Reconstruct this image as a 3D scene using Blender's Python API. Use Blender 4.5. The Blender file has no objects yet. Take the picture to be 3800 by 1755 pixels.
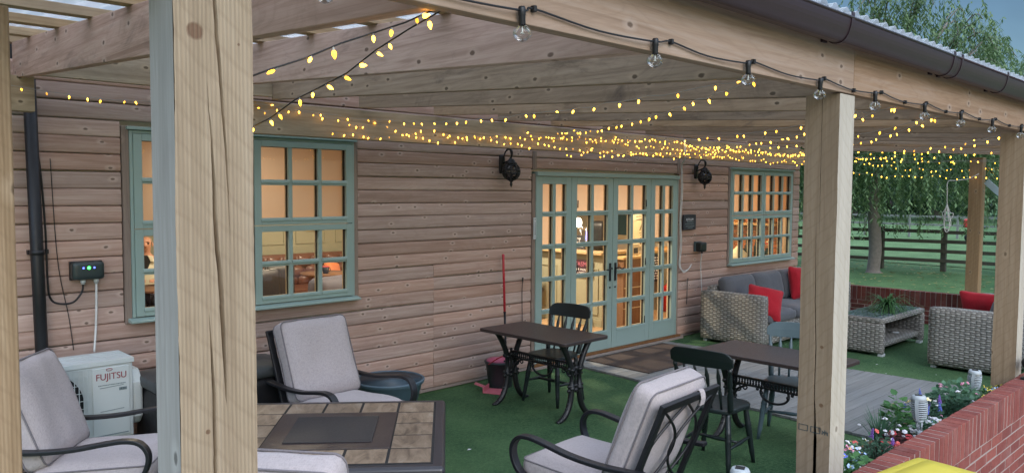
import bpy, bmesh, math, random
import numpy as np
from mathutils import Vector, Matrix
R = math.radians
S = bpy.context.scene
COL = S.collection
random.seed(7)

# ------------------------------------------------------------------ materials
def newmat(name):
    m = bpy.data.materials.new(name); m.use_nodes = True
    nt = m.node_tree
    return m, nt, nt.nodes['Principled BSDF']

def node(nt, t, **kw):
    n = nt.nodes.new(t)
    for k, v in kw.items():
        if k.startswith('i_'):
            n.inputs[k[2:].replace('_', ' ')].default_value = v
        else:
            setattr(n, k, v)
    return n

def math_n(nt, op, a, b=None, c=None):
    n = nt.nodes.new('ShaderNodeMath'); n.operation = op
    for i, v in enumerate((a, b, c)):
        if v is None: continue
        if isinstance(v, (int, float)): n.inputs[i].default_value = v
        else: nt.links.new(v, n.inputs[i])
    return n.outputs[0]

def mixc(nt, fac, a, b, mode='MIX'):
    n = nt.nodes.new('ShaderNodeMix'); n.data_type = 'RGBA'; n.blend_type = mode
    for i, v in ((0, fac), (6, a), (7, b)):
        if isinstance(v, (int, float)): n.inputs[i].default_value = v
        elif isinstance(v, tuple): n.inputs[i].default_value = (*v, 1)
        else: nt.links.new(v, n.inputs[i])
    return n.outputs[2]

def ramp(nt, fac, stops):
    n = nt.nodes.new('ShaderNodeValToRGB')
    e = n.color_ramp.elements
    while len(e) < len(stops): e.new(0.5)
    for el, (p, c) in zip(e, stops):
        el.position = p; el.color = (*c, 1) if isinstance(c, tuple) else (c, c, c, 1)
    nt.links.new(fac, n.inputs[0])
    return n.outputs[0]

def bump(nt, bsdf, h, strength=0.3, dist=0.01):
    b = nt.nodes.new('ShaderNodeBump'); b.inputs['Strength'].default_value = strength
    b.inputs['Distance'].default_value = dist
    nt.links.new(h, b.inputs['Height']); nt.links.new(b.outputs[0], bsdf.inputs['Normal'])

def noise(nt, vec, scale, detail=4, rough=0.55, dist=0.0):
    n = node(nt, 'ShaderNodeTexNoise'); n.inputs['Scale'].default_value = scale
    n.inputs['Detail'].default_value = detail; n.inputs['Roughness'].default_value = rough
    n.inputs['Distortion'].default_value = dist
    if vec is not None: nt.links.new(vec, n.inputs['Vector'])
    return n.outputs['Fac']

def coords(nt, kind='Object', scale=(1, 1, 1), rnd=True, island=False):
    tc = nt.nodes.new('ShaderNodeTexCoord')
    mp = nt.nodes.new('ShaderNodeMapping'); mp.inputs['Scale'].default_value = scale
    nt.links.new(tc.outputs[kind], mp.inputs['Vector'])
    if rnd or island:
        if island:
            g = nt.nodes.new('ShaderNodeNewGeometry'); r = g.outputs['Random Per Island']
        else:
            o = nt.nodes.new('ShaderNodeObjectInfo'); r = o.outputs['Random']
        v = math_n(nt, 'MULTIPLY', r, 37.0)
        cx = nt.nodes.new('ShaderNodeCombineXYZ')
        for i in range(3): nt.links.new(v, cx.inputs[i])
        nt.links.new(cx.outputs[0], mp.inputs['Location'])
    return mp.outputs[0]

def plain(name, col, rough=0.6, metal=0.0, var=0.12, nscale=6, bumpy=0.0, spec=0.5, coat=0, rv=0.24):
    m, nt, b = newmat(name)
    v = coords(nt)
    n1 = noise(nt, v, nscale, 5, 0.6)
    c = mixc(nt, n1, tuple(x * (1 - var) for x in col), tuple(min(1, x * (1 + var)) for x in col))
    nt.links.new(c, b.inputs['Base Color'])
    n2 = noise(nt, v, nscale * 3.1, 4)
    rr = math_n(nt, 'ADD', math_n(nt, 'MULTIPLY', n2, rv), rough - rv / 2)
    nt.links.new(rr, b.inputs['Roughness'])
    b.inputs['Metallic'].default_value = metal
    b.inputs['Specular IOR Level'].default_value = spec
    if coat: b.inputs['Coat Weight'].default_value = coat
    if bumpy: bump(nt, b, noise(nt, v, nscale * 12, 3), bumpy, 0.004)
    return m

def wood(name, base, dark, axis='X', light=None, knots=1.0, island=False, rough=0.75, spots=(), saw=0.0, grain=1.0, hue=0.25, stain=0.0):
    """sawn softwood: streaks along one axis, knots with halos, drying stains"""
    m, nt, b = newmat(name)
    light = light or tuple(min(1, x * 1.35) for x in base)
    ai = 'XYZ'.index(axis)
    def sc(al, ac):
        s = [ac] * 3; s[ai] = al; return tuple(s)
    vg = coords(nt, scale=sc(1.2, 34), island=island)
    g1 = noise(nt, vg, 1.0, 6, 0.62, 0.6)
    vl = coords(nt, scale=sc(0.9, 5.5), island=island)
    g2 = noise(nt, vl, 1.0, 4, 0.6, 1.2)
    # growth-ring bands: noise contour lines
    rings = math_n(nt, 'FRACT', math_n(nt, 'MULTIPLY', g2, 9.0))
    rings = math_n(nt, 'ABSOLUTE', math_n(nt, 'SUBTRACT', rings, 0.5))
    c = ramp(nt, g1, [(0.25, dark), (0.5, base), (0.78, light)])
    c = mixc(nt, math_n(nt, 'MULTIPLY', math_n(nt, 'MULTIPLY', rings, rings), 1.1 * grain), c, dark)
    # broad tone drift + per piece tone
    vd = coords(nt, scale=sc(0.7, 1.6), island=island)
    d = noise(nt, vd, 1.0, 3, 0.5)
    c = mixc(nt, math_n(nt, 'MULTIPLY', d, 0.55), c, tuple(x * 0.78 for x in base))
    if island:
        r = nt.nodes.new('ShaderNodeNewGeometry').outputs['Random Per Island']
    else:
        r = nt.nodes.new('ShaderNodeObjectInfo').outputs['Random']
    hsv = nt.nodes.new('ShaderNodeHueSaturation')
    nt.links.new(math_n(nt, 'ADD', math_n(nt, 'MULTIPLY', r, hue), 1 - hue * 0.5), hsv.inputs['Value'])
    r2 = math_n(nt, 'FRACT', math_n(nt, 'MULTIPLY', r, 17.3))
    nt.links.new(math_n(nt, 'ADD', math_n(nt, 'MULTIPLY', r2, 0.3), 0.85), hsv.inputs['Saturation'])
    nt.links.new(c, hsv.inputs['Color']); c = hsv.outputs[0]
    h = g1
    if knots:
        vk0 = coords(nt, scale=sc(5.2, 8.6), island=island)
        sk = nt.nodes.new('ShaderNodeSeparateXYZ'); nt.links.new(vk0, sk.inputs[0])
        oth = [i for i in range(3) if i != ai]
        ck = nt.nodes.new('ShaderNodeCombineXYZ'); nt.links.new(sk.outputs[ai], ck.inputs[0])
        nt.links.new(math_n(nt, 'ADD', sk.outputs[oth[1]], math_n(nt, 'MULTIPLY', sk.outputs[oth[0]], .73)), ck.inputs[1]); vk = ck.outputs[0]
        vo = nt.nodes.new('ShaderNodeTexVoronoi'); vo.inputs['Scale'].default_value = 1.0; vo.voronoi_dimensions = '2D'
        vo.inputs['Randomness'].default_value = 1.0
        nt.links.new(vk, vo.inputs['Vector'])
        wob = math_n(nt, 'MULTIPLY', math_n(nt, 'SUBTRACT', noise(nt, vk, 5, 3), .5), 0.10)
        dd = math_n(nt, 'ADD', vo.outputs['Distance'], wob)
        halo = ramp(nt, dd, [(0.07, 1.0), (0.24, 0.0)])
        core = ramp(nt, dd, [(0.055, 1.0), (0.095, 0.0)])
        sep = nt.nodes.new('ShaderNodeSeparateColor'); nt.links.new(vo.outputs['Color'], sep.inputs[0])
        pick = math_n(nt, 'GREATER_THAN', sep.outputs[0], 1.0 - 0.42 * knots)
        c = mixc(nt, math_n(nt, 'MULTIPLY', math_n(nt, 'MULTIPLY', halo, pick), 0.65), c, light)
        c = mixc(nt, math_n(nt, 'MULTIPLY', math_n(nt, 'MULTIPLY', core, pick), 0.85), c, tuple(x * 0.42 for x in dark))
    if stain:
        vs = coords(nt, scale=sc(1.0, 2.2), island=island)
        st = ramp(nt, noise(nt, vs, 1.7, 6, 0.7, 0.8), [(0.55, 0.0), (0.72, 1.0)])
        c = mixc(nt, math_n(nt, 'MULTIPLY', st, stain), c, (0.06, 0.045, 0.04))
    tc = nt.nodes.new('ShaderNodeTexCoord')
    for (px, py, pz, rad) in spots:
        vm = nt.nodes.new('ShaderNodeVectorMath'); vm.operation = 'DISTANCE'
        nt.links.new(tc.outputs['Object'], vm.inputs[0]); vm.inputs[1].default_value = (px, py, pz)
        wob = math_n(nt, 'MULTIPLY', noise(nt, coords(nt, rnd=False, scale=(40, 40, 40)), 1, 3), rad * 0.5)
        ds = math_n(nt, 'DIVIDE', math_n(nt, 'ADD', vm.outputs['Value'], wob), rad)
        ringk = math_n(nt, 'ABSOLUTE', math_n(nt, 'SUBTRACT', math_n(nt, 'FRACT', math_n(nt, 'MULTIPLY', ds, 2.6)), 0.5))
        c = mixc(nt, math_n(nt, 'MULTIPLY', ramp(nt, ds, [(0.9, 1.0), (1.9, 0.0)]), math_n(nt, 'ADD', ringk, 0.15)), c, dark)
        c = mixc(nt, math_n(nt, 'MULTIPLY', ramp(nt, ds, [(0.8, 1.0), (1.1, 0.0)]), 0.85), c, (dark[0] * 0.62, dark[1] * 0.45, dark[2] * 0.4))
    if saw:
        vs = coords(nt, scale=(1, 1, 1), rnd=False)
        w = nt.nodes.new('ShaderNodeTexWave'); w.inputs['Scale'].default_value = 38.0; w.bands_direction = 'X'
        w.inputs['Distortion'].default_value = 2.2; w.inputs['Detail'].default_value = 2
        mp = nt.nodes.new('ShaderNodeMapping')
        mp.inputs['Scale'].default_value = (1, 1, 0.12)
        nt.links.new(vs, mp.inputs[0]); nt.links.new(mp.outputs[0], w.inputs['Vector'])
        w2 = nt.nodes.new('ShaderNodeTexWave'); w2.inputs['Scale'].default_value = 9.0; w2.bands_direction = 'DIAGONAL'
        w2.inputs['Distortion'].default_value = 3.0
        nt.links.new(vs, w2.inputs['Vector'])
        h = math_n(nt, 'ADD', h, math_n(nt, 'MULTIPLY', math_n(nt, 'ADD', w.outputs['Fac'], math_n(nt, 'MULTIPLY', w2.outputs['Fac'], 0.6)), saw))
        # saw marks drawn darker in the colour too
        c = mixc(nt, math_n(nt, 'MULTIPLY', ramp(nt, w.outputs['Fac'], [(.0, 1.0), (.45, 0.0)]), .30), c, dark)
        c = mixc(nt, math_n(nt, 'MULTIPLY', ramp(nt, w2.outputs['Fac'], [(.0, 1.0), (.14, 0.0)]), .26), c, dark)
    nt.links.new(c, b.inputs['Base Color'])
    b.inputs['Roughness'].default_value = rough
    b.inputs['Specular IOR Level'].default_value = 0.3
    bump(nt, b, h, 0.45, 0.004)
    return m

def emis(name, col, strength):
    m, nt, b = newmat(name)
    b.inputs['Base Color'].default_value = (*col, 1)
    b.inputs['Emission Color'].default_value = (*col, 1)
    b.inputs['Emission Strength'].default_value = strength
    return m

def glassmat(name, tint=(0.96, 0.97, 0.97), rough=0.0, refl=1.0):
    m = bpy.data.materials.new(name); m.use_nodes = True
    nt = m.node_tree; nt.nodes.clear()
    o = nt.nodes.new('ShaderNodeOutputMaterial')
    t = node(nt, 'ShaderNodeBsdfTransparent'); t.inputs[0].default_value = (*tint, 1)
    g = node(nt, 'ShaderNodeBsdfGlossy'); g.inputs['Roughness'].default_value = rough
    fr = node(nt, 'ShaderNodeFresnel'); fr.inputs['IOR'].default_value = 1.5
    mx = nt.nodes.new('ShaderNodeMixShader')
    nt.links.new(math_n(nt, 'MULTIPLY', fr.outputs[0], refl), mx.inputs[0])
    nt.links.new(t.outputs[0], mx.inputs[1]); nt.links.new(g.outputs[0], mx.inputs[2])
    nt.links.new(mx.outputs[0], o.inputs[0])
    return m

def sheetmat():
    """clear corrugated roofing, clouded by weather to a slight milkiness"""
    m = bpy.data.materials.new('clear_corrugated'); m.use_nodes = True
    nt = m.node_tree; nt.nodes.clear()
    o = nt.nodes.new('ShaderNodeOutputMaterial')
    t = node(nt, 'ShaderNodeBsdfTransparent'); t.inputs[0].default_value = (0.95, 0.97, 0.98, 1)
    d = node(nt, 'ShaderNodeBsdfTranslucent'); d.inputs[0].default_value = (0.90, 0.93, 0.95, 1)
    df = node(nt, 'ShaderNodeBsdfDiffuse'); df.inputs[0].default_value = (0.7, 0.78, 0.82, 1)
    g = node(nt, 'ShaderNodeBsdfGlossy'); g.inputs['Roughness'].default_value = 0.15
    m1 = nt.nodes.new('ShaderNodeMixShader'); m1.inputs[0].default_value = 0.3
    nt.links.new(d.outputs[0], m1.inputs[1]); nt.links.new(df.outputs[0], m1.inputs[2])
    m2 = nt.nodes.new('ShaderNodeMixShader')
    n = noise(nt, coords(nt, scale=(2, 0.6, 2)), 2.0, 4)
    nt.links.new(math_n(nt, 'ADD', math_n(nt, 'MULTIPLY', n, 0.3), 0.42), m2.inputs[0])
    nt.links.new(t.outputs[0], m2.inputs[1]); nt.links.new(m1.outputs[0], m2.inputs[2])
    m3 = nt.nodes.new('ShaderNodeMixShader')
    fr = node(nt, 'ShaderNodeFresnel'); fr.inputs['IOR'].default_value = 1.45
    nt.links.new(math_n(nt, 'MULTIPLY', fr.outputs[0], .45), m3.inputs[0])
    nt.links.new(m2.outputs[0], m3.inputs[1]); nt.links.new(g.outputs[0], m3.inputs[2])
    nt.links.new(m3.outputs[0], o.inputs[0])
    return m

def fabric(name, col, scale=220, var=0.16, bumpy=0.35, wrinkle=0.45):
    m, nt, b = newmat(name)
    v = coords(nt)
    vx = coords(nt, scale=(1, 6, 1)); vy = coords(nt, scale=(6, 1, 1))
    n1 = noise(nt, vx, scale * 0.25, 3, 0.7); n2 = noise(nt, vy, scale * 0.25, 3, 0.7)
    n3 = noise(nt, v, 5, 4)
    f = math_n(nt, 'ADD', math_n(nt, 'MULTIPLY', n1, 0.5), math_n(nt, 'MULTIPLY', n2, 0.5))
    c = ramp(nt, f, [(0.3, tuple(x * (1 - var * 2) for x in col)), (0.5, col), (0.7, tuple(min(1, x * (1 + var)) for x in col))])
    c = mixc(nt, math_n(nt, 'MULTIPLY', n3, 0.25), c, tuple(x * 0.8 for x in col))
    nt.links.new(c, b.inputs['Base Color'])
    b.inputs['Roughness'].default_value = 0.92
    b.inputs['Specular IOR Level'].default_value = 0.15
    b.inputs['Sheen Weight'].default_value = 0.15
    w = math_n(nt, 'ADD', math_n(nt, 'MULTIPLY', noise(nt, coords(nt, scale=(1, 1, 1)), 6, 5, 0.55, 1.6), .7), math_n(nt, 'MULTIPLY', noise(nt, coords(nt, scale=(2.2, .8, 1)), 13, 3, 0.5, 2.0), .3))
    h = math_n(nt, 'ADD', math_n(nt, 'MULTIPLY', f, 0.12 * bumpy), math_n(nt, 'MULTIPLY', w, wrinkle))
    bump(nt, b, h, 0.6, 0.02)
    return m

def wickermat(name, lo, mid, hi, pu=0.052, pv=0.026):
    m, nt, b = newmat(name)
    tc = nt.nodes.new('ShaderNodeTexCoord')
    sx = nt.nodes.new('ShaderNodeSeparateXYZ'); nt.links.new(tc.outputs['UV'], sx.inputs[0])
    wv = noise(nt, tc.outputs['UV'], 9, 3)
    U = math_n(nt, 'ADD', math_n(nt, 'DIVIDE', sx.outputs[0], pu), math_n(nt, 'MULTIPLY', wv, 0.7))
    V = math_n(nt, 'ADD', math_n(nt, 'DIVIDE', sx.outputs[1], pv), math_n(nt, 'MULTIPLY', wv, 0.75))
    par = math_n(nt, 'MODULO', math_n(nt, 'ADD', math_n(nt, 'FLOOR', U), math_n(nt, 'FLOOR', V)), 2.0)
    par = math_n(nt, 'GREATER_THAN', math_n(nt, 'ABSOLUTE', par), 0.5)
    fu = math_n(nt, 'ABSOLUTE', math_n(nt, 'SINE', math_n(nt, 'MULTIPLY', U, math.pi)))
    fv = math_n(nt, 'ABSOLUTE', math_n(nt, 'SINE', math_n(nt, 'MULTIPLY', V, math.pi)))
    hh = math_n(nt, 'MULTIPLY', math_n(nt, 'POWER', fv, 0.45), math_n(nt, 'ADD', math_n(nt, 'MULTIPLY', fu, 0.5), 0.55))
    hv = math_n(nt, 'MULTIPLY', math_n(nt, 'POWER', fu, 0.5), math_n(nt, 'ADD', math_n(nt, 'MULTIPLY', fv, 0.35), 0.35))
    hv = math_n(nt, 'MULTIPLY', hv, 0.72)
    h = math_n(nt, 'ADD', math_n(nt, 'MULTIPLY', hh, par), math_n(nt, 'MULTIPLY', hv, math_n(nt, 'SUBTRACT', 1.0, par)))
    n1 = noise(nt, tc.outputs['UV'], 55, 3)
    hc = math_n(nt, 'ADD', math_n(nt, 'MULTIPLY', h, 0.68), math_n(nt, 'MULTIPLY', math_n(nt, 'ADD', n1, noise(nt, tc.outputs['UV'], 3, 3)), 0.22))
    c = ramp(nt, hc, [(0.12, lo), (0.5, mid), (0.95, hi)])
    nt.links.new(c, b.inputs['Base Color'])
    b.inputs['Roughness'].default_value = 0.6
    bump(nt, b, h, 1.0, 0.012)
    return m

def turfmat(name, a, bb, cc, patch=0.6, fine=260):
    m, nt, b = newmat(name)
    v = coords(nt, rnd=False)
    n1 = noise(nt, v, fine, 3, 0.75); n2 = noise(nt, v, 38, 4, 0.6); n3 = noise(nt, v, 1.3, 4, 0.6)
    f = math_n(nt, 'ADD', math_n(nt, 'MULTIPLY', n1, 0.6), math_n(nt, 'MULTIPLY', n2, 0.4))
    c = ramp(nt, f, [(0.36, a), (0.5, bb), (0.64, cc)])
    c = mixc(nt, math_n(nt, 'MULTIPLY', ramp(nt, n3, [(0.35, 0.0), (0.7, 1.0)]), patch), c, tuple(x * 1.5 for x in cc))
    nt.links.new(c, b.inputs['Base Color'])
    b.inputs['Roughness'].default_value = 0.9; b.inputs['Specular IOR Level'].default_value = 0.2
    bump(nt, b, f, 0.9, 0.03)
    return m

def brickmat(name, cols, rough=0.85):
    m, nt, b = newmat(name)
    g = nt.nodes.new('ShaderNodeNewGeometry')
    c = ramp(nt, g.outputs['Random Per Island'], [(i / max(1, len(cols) - 1), c) for i, c in enumerate(cols)])
    v = coords(nt, rnd=False)
    n1 = noise(nt, v, 30, 5, 0.7); n2 = noise(nt, v, 6, 3)
    c = mixc(nt, math_n(nt, 'MULTIPLY', ramp(nt, n1, [(0.45, 0.0), (0.75, 1.0)]), 0.45), c, tuple(x * 0.5 for x in cols[0]))
    c = mixc(nt, math_n(nt, 'MULTIPLY', ramp(nt, n2, [(0.5, 0.0), (0.8, 1.0)]), 0.16), c, (0.40, 0.30, 0.27))
    nt.links.new(c, b.inputs['Base Color'])
    b.inputs['Roughness'].default_value = rough; b.inputs['Specular IOR Level'].default_value = 0.25
    bump(nt, b, noise(nt, v, 90, 4, 0.7), 0.5, 0.006)
    return m

def leafmat(name, a, bb, trans=0.35, rough=0.5):
    m, nt, b = newmat(name)
    g = nt.nodes.new('ShaderNodeNewGeometry')
    r = g.outputs['Random Per Island']
    n3 = noise(nt, coords(nt, rnd=False), 0.9, 3)
    f = math_n(nt, 'ADD', math_n(nt, 'MULTIPLY', r, 0.6), math_n(nt, 'MULTIPLY', n3, 0.4))
    c = mixc(nt, f, a, bb)
    nt.links.new(c, b.inputs['Base Color']); b.inputs['Roughness'].default_value = rough
    b.inputs['Specular IOR Level'].default_value = 0.35
    tr = node(nt, 'ShaderNodeBsdfTranslucent'); nt.links.new(c, tr.inputs[0])
    mx = nt.nodes.new('ShaderNodeMixShader'); mx.inputs[0].default_value = trans
    out = [n for n in nt.nodes if n.type == 'OUTPUT_MATERIAL'][0]
    nt.links.new(b.outputs[0], mx.inputs[1]); nt.links.new(tr.outputs[0], mx.inputs[2])
    nt.links.new(mx.outputs[0], out.inputs[0])
    return m

# ------------------------------------------------------------------ mesh builder
class MB:
    def __init__(s): s.v = []; s.f = []; s.mi = []; s.sm = []
    def add(s, vs, fs, mi=0, smooth=False):
        o = len(s.v); s.v += [tuple(v) for v in vs]
        for f in fs: s.f.append(tuple(i + o for i in f)); s.mi.append(mi); s.sm.append(smooth)
        return s
    def box(s, x0, x1, y0, y1, z0, z1, mi=0, M=None):
        vs = [Vector((x, y, z)) for z in (z0, z1) for y in (y0, y1) for x in (x0, x1)]
        if M: vs = [M @ v for v in vs]
        return s.add(vs, [(0, 2, 3, 1), (4, 5, 7, 6), (0, 1, 5, 4), (2, 6, 7, 3), (0, 4, 6, 2), (1, 3, 7, 5)], mi)
    def bar(s, p, q, w, h, side=None, mi=0):
        """rectangular bar from p to q, w across `side`, h across the other"""
        p, q = Vector(p), Vector(q); t = (q - p).normalized()
        sd = Vector(side) if side is not None else (Vector((0, 0, 1)).cross(t) if abs(t.z) < .95 else Vector((1, 0, 0)))
        sd = (sd - t * sd.dot(t)).normalized(); n = t.cross(sd)
        vs = [b + sd * (a * w / 2) + n * (c * h / 2) for b in (p, q) for a, c in ((-1, -1), (1, -1), (1, 1), (-1, 1))]
        return s.add(vs, [(3, 2, 1, 0), (4, 5, 6, 7), (0, 1, 5, 4), (1, 2, 6, 5), (2, 3, 7, 6), (3, 0, 4, 7)], mi)
    def ribbon(s, pts, w, h, side, mi=0, smooth=True):
        """flat bar swept along a curve"""
        pts = [Vector(p) for p in pts]; n = len(pts); sd = Vector(side).normalized()
        vs = []; fs = []
        for i, p in enumerate(pts):
            t = (pts[min(i + 1, n - 1)] - pts[max(i - 1, 0)]).normalized()
            sdi = (sd - t * sd.dot(t)).normalized(); nn = t.cross(sdi)
            vs += [p + sdi * (a * w / 2) + nn * (c * h / 2) for a, c in ((-1, -1), (1, -1), (1, 1), (-1, 1))]
        for i in range(n - 1):
            for k in range(4):
                fs.append((4 * i + k, 4 * i + (k + 1) % 4, 4 * i + 4 + (k + 1) % 4, 4 * i + 4 + k))
        fs += [(3, 2, 1, 0), tuple(4 * (n - 1) + k for k in range(4))]
        return s.add(vs, fs, mi, False)
    def tube(s, pts, r, seg=8, mi=0, closed=False):
        pts = [Vector(p) for p in pts]; n = len(pts)
        rs = r if isinstance(r, (list, tuple)) else [r] * n
        vs = []; fs = []; prev = None
        for i, p in enumerate(pts):
            if closed: t = (pts[(i + 1) % n] - pts[i - 1]).normalized()
            else: t = (pts[min(i + 1, n - 1)] - pts[max(i - 1, 0)]).normalized()
            if prev is None:
                a = Vector((0, 0, 1)) if abs(t.z) < 0.9 else Vector((1, 0, 0))
                u = (a - t * a.dot(t)).normalized()
            else:
                u = prev - t * prev.dot(t)
                u = u.normalized() if u.length > 1e-6 else Vector((1, 0, 0))
            prev = u; w = t.cross(u)
            vs += [p + (u * math.cos(2 * math.pi * k / seg) + w * math.sin(2 * math.pi * k / seg)) * rs[i] for k in range(seg)]
        m = n if closed else n - 1
        for i in range(m):
            j = (i + 1) % n
            for k in range(seg):
                fs.append((seg * i + k, seg * i + (k + 1) % seg, seg * j + (k + 1) % seg, seg * j + k))
        if not closed:
            fs += [tuple(range(seg - 1, -1, -1)), tuple(seg * (n - 1) + k for k in range(seg))]
        return s.add(vs, fs, mi, True)
    def turned(s, p, q, prof, seg=12, mi=0):
        """lathe profile [(t, radius)] along p->q"""
        p, q = Vector(p), Vector(q)
        return s.tube([p.lerp(q, t) for t, _ in prof], [max(1e-4, r) for _, r in prof], seg, mi)
    def prism(s, poly, z0, z1, M=None, mi=0):
        n = len(poly)
        vs = [Vector((x, y, z)) for z in (z0, z1) for x, y in poly]
        if M: vs = [M @ v for v in vs]
        return s.add(vs, [tuple(range(n - 1, -1, -1)), tuple(range(n, 2 * n))] + [(i, (i + 1) % n, n + (i + 1) % n, n + i) for i in range(n)], mi)
    def rbox(s, c, size, r, n=6, puff=0.0, M=None, mi=0, noise_amp=0.0, seed=0):
        """rounded, puffed box (cushions)"""
        bm = bmesh.new(); bmesh.ops.create_cube(bm, size=2)
        bmesh.ops.subdivide_edges(bm, edges=bm.edges[:], cuts=n, use_grid_fill=True)
        hx, hy, hz = (a / 2 for a in size); rnd = random.Random(seed)
        ph = [rnd.uniform(0, 6.3) for _ in range(6)]
        vs = []
        for v in bm.verts:
            u, w, t = v.co
            p = Vector((u * hx, w * hy, t * hz))
            inner = Vector((max(-hx + r, min(hx - r, p.x)), max(-hy + r, min(hy - r, p.y)), max(-hz + r, min(hz - r, p.z))))
            d = p - inner
            if d.length > 1e-9: p = inner + d.normalized() * r
            dims = sorted(range(3), key=lambda k: size[k]); k = dims[0]
            o = [v.co[j] for j in dims[1:]]
            p[k] += (1 - o[0] ** 4) * (1 - o[1] ** 4) * puff * (1 if v.co[k] > 0 else -1) * (abs(v.co[k]))
            # edges pull in between the corners
            for j, other in ((dims[1], dims[2]), (dims[2], dims[1])):
                p[j] -= math.copysign(1, v.co[j]) * abs(v.co[j]) ** 3 * 0.10 * puff * (1 - v.co[other] ** 2)
            if noise_amp:
                p[k] += noise_amp * (math.sin(p.x * 17 + ph[0]) * math.sin(p.y * 13 + ph[1]) + 0.6 * math.sin(p.x * 31 + ph[2] + p.z * 20) * math.sin(p.z * 23 + ph[3]))
            p = p + Vector(c)
            if M: p = M @ p
            vs.append(p)
        bm.verts.index_update()
        fs = [tuple(v.index for v in f.verts) for f in bm.faces]
        bm.free()
        return s.add(vs, fs, mi, True)
    def sphere(s, c, r, seg=12, rings=8, mi=0, sc=(1, 1, 1), M=None):
        vs = []; fs = []
        for i in range(rings + 1):
            th = math.pi * i / rings
            for k in range(seg):
                a = 2 * math.pi * k / seg
                p = Vector((math.sin(th) * math.cos(a) * r * sc[0], math.sin(th) * math.sin(a) * r * sc[1], math.cos(th) * r * sc[2]))
                if M: p = M @ p
                vs.append(p + Vector(c))
        for i in range(rings):
            for k in range(seg):
                fs.append((seg * i + k, seg * (i + 1) + k, seg * (i + 1) + (k + 1) % seg, seg * i + (k + 1) % seg))
        return s.add(vs, fs, mi, True)
    def build(s, name, mat, parent=None, origin=None, bevel=0.0, seg=2, weld=False):
        if origin is not None:
            ox, oy, oz = origin
            s.v = [(x - ox, y - oy, z - oz) for x, y, z in s.v]
        me = bpy.data.meshes.new(name)
        me.from_pydata(s.v, [], s.f)
        for m in (mat if isinstance(mat, (list, tuple)) else [mat]): me.materials.append(m)
        me.polygons.foreach_set('material_index', s.mi)
        me.polygons.foreach_set('use_smooth', s.sm)
        # box-projected UVs in metres
        uv = me.uv_layers.new(name='UVMap')
        co = np.array(s.v, dtype=float)
        if len(me.polygons):
            nrm = np.empty(len(me.polygons) * 3); me.polygons.foreach_get('normal', nrm); nrm = np.abs(nrm.reshape(-1, 3))
            tot = np.empty(len(me.polygons), dtype=int); me.polygons.foreach_get('loop_total', tot)
            li = np.empty(len(me.loops), dtype=int); me.loops.foreach_get('vertex_index', li)
            ax = np.repeat(nrm.argmax(1), tot)
            c = co[li]
            u = np.where(ax == 0, c[:, 1], c[:, 0]); w = np.where(ax == 2, c[:, 1], c[:, 2])
            uv.data.foreach_set('uv', np.stack([u, w], 1).ravel())
        me.update()
        o = bpy.data.objects.new(name, me); COL.objects.link(o)
        if parent is not None: o.parent = parent
        elif origin is not None: o.location = origin
        if bevel:
            b = o.modifiers.new('bevel', 'BEVEL'); b.width = bevel; b.segments = seg; b.limit_method = 'ANGLE'; b.angle_limit = R(40)
            b.harden_normals = False
        return o

def tag(o, label=None, cat=None, group=None, kind=None):
    if label: o['label'] = label
    if cat: o['category'] = cat
    if group: o['group'] = group
    if kind: o['kind'] = kind
    return o

def thing(name, label, cat, loc=(0, 0, 0), rz=0.0, group=None):
    o = bpy.data.objects.new(name, None); COL.objects.link(o)
    o.location = loc; o.rotation_euler = (0, 0, rz); o.empty_display_size = 0.1
    return tag(o, label, cat, group)

def dup(root, loc, rz, label, group=None, name=None):
    """copy a thing with its parts and sub-parts"""
    def cp(o, parent):
        c = o.copy(); COL.objects.link(c); c.parent = parent
        for ch in list(o.children): cp(ch, c)
        return c
    r = cp(root, None); r.location = loc; r.rotation_euler = (0, 0, rz); r['label'] = label
    if group: r['group'] = group
    return r

def text(body, size, loc, rot, mat, parent, extrude=0.002, align='CENTER', name='lettering', sx=1.0):
    cu = bpy.data.curves.new(name, 'FONT'); cu.body = body; cu.size = size; cu.align_x = align; cu.align_y = 'CENTER'
    cu.extrude = extrude; cu.materials.append(mat)
    tmp = bpy.data.objects.new(name, cu); COL.objects.link(tmp)
    me = bpy.data.meshes.new_from_object(tmp.evaluated_get(bpy.context.evaluated_depsgraph_get()))
    bpy.data.objects.remove(tmp); me.name = name
    o = bpy.data.objects.new(name, me); COL.objects.link(o)
    o.parent = parent; o.location = loc; o.rotation_euler = rot; o.scale = (sx, 1, 1)
    return o

def catmull(pts, n=6):
    P = [Vector(p) for p in pts]; out = []
    for i in range(len(P) - 1):
        p0 = P[max(i - 1, 0)]; p1 = P[i]; p2 = P[i + 1]; p3 = P[min(i + 2, len(P) - 1)]
        for k in range(n):
            t = k / n
            out.append(0.5 * ((2 * p1) + (p2 - p0) * t + (2 * p0 - 5 * p1 + 4 * p2 - p3) * t * t + (3 * p1 - p0 - 3 * p2 + p3) * t ** 3))
    out.append(P[-1]); return out

def sagline(p, q, sag, n=16):
    p, q = Vector(p), Vector(q)
    return [p.lerp(q, i / n) - Vector((0, 0, sag * 4 * (i / n) * (1 - i / n))) for i in range(n + 1)]
FAIRY = 6.0
SUNEL, SUNAZ, SKYSTR, SUNSTR, SUNANG, SUNLAMPEL, EXPO, LAMP = 12.0, 200.0, 0.15, 0.5, 30.0, 28.0, 1.18, 24.0
SUNCOL, DUST, OZ, ZGAIN, ZDESAT, LOWSKY = (1.0, .94, .86), 0.6, 3.0, 11.0, .6, .11
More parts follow.
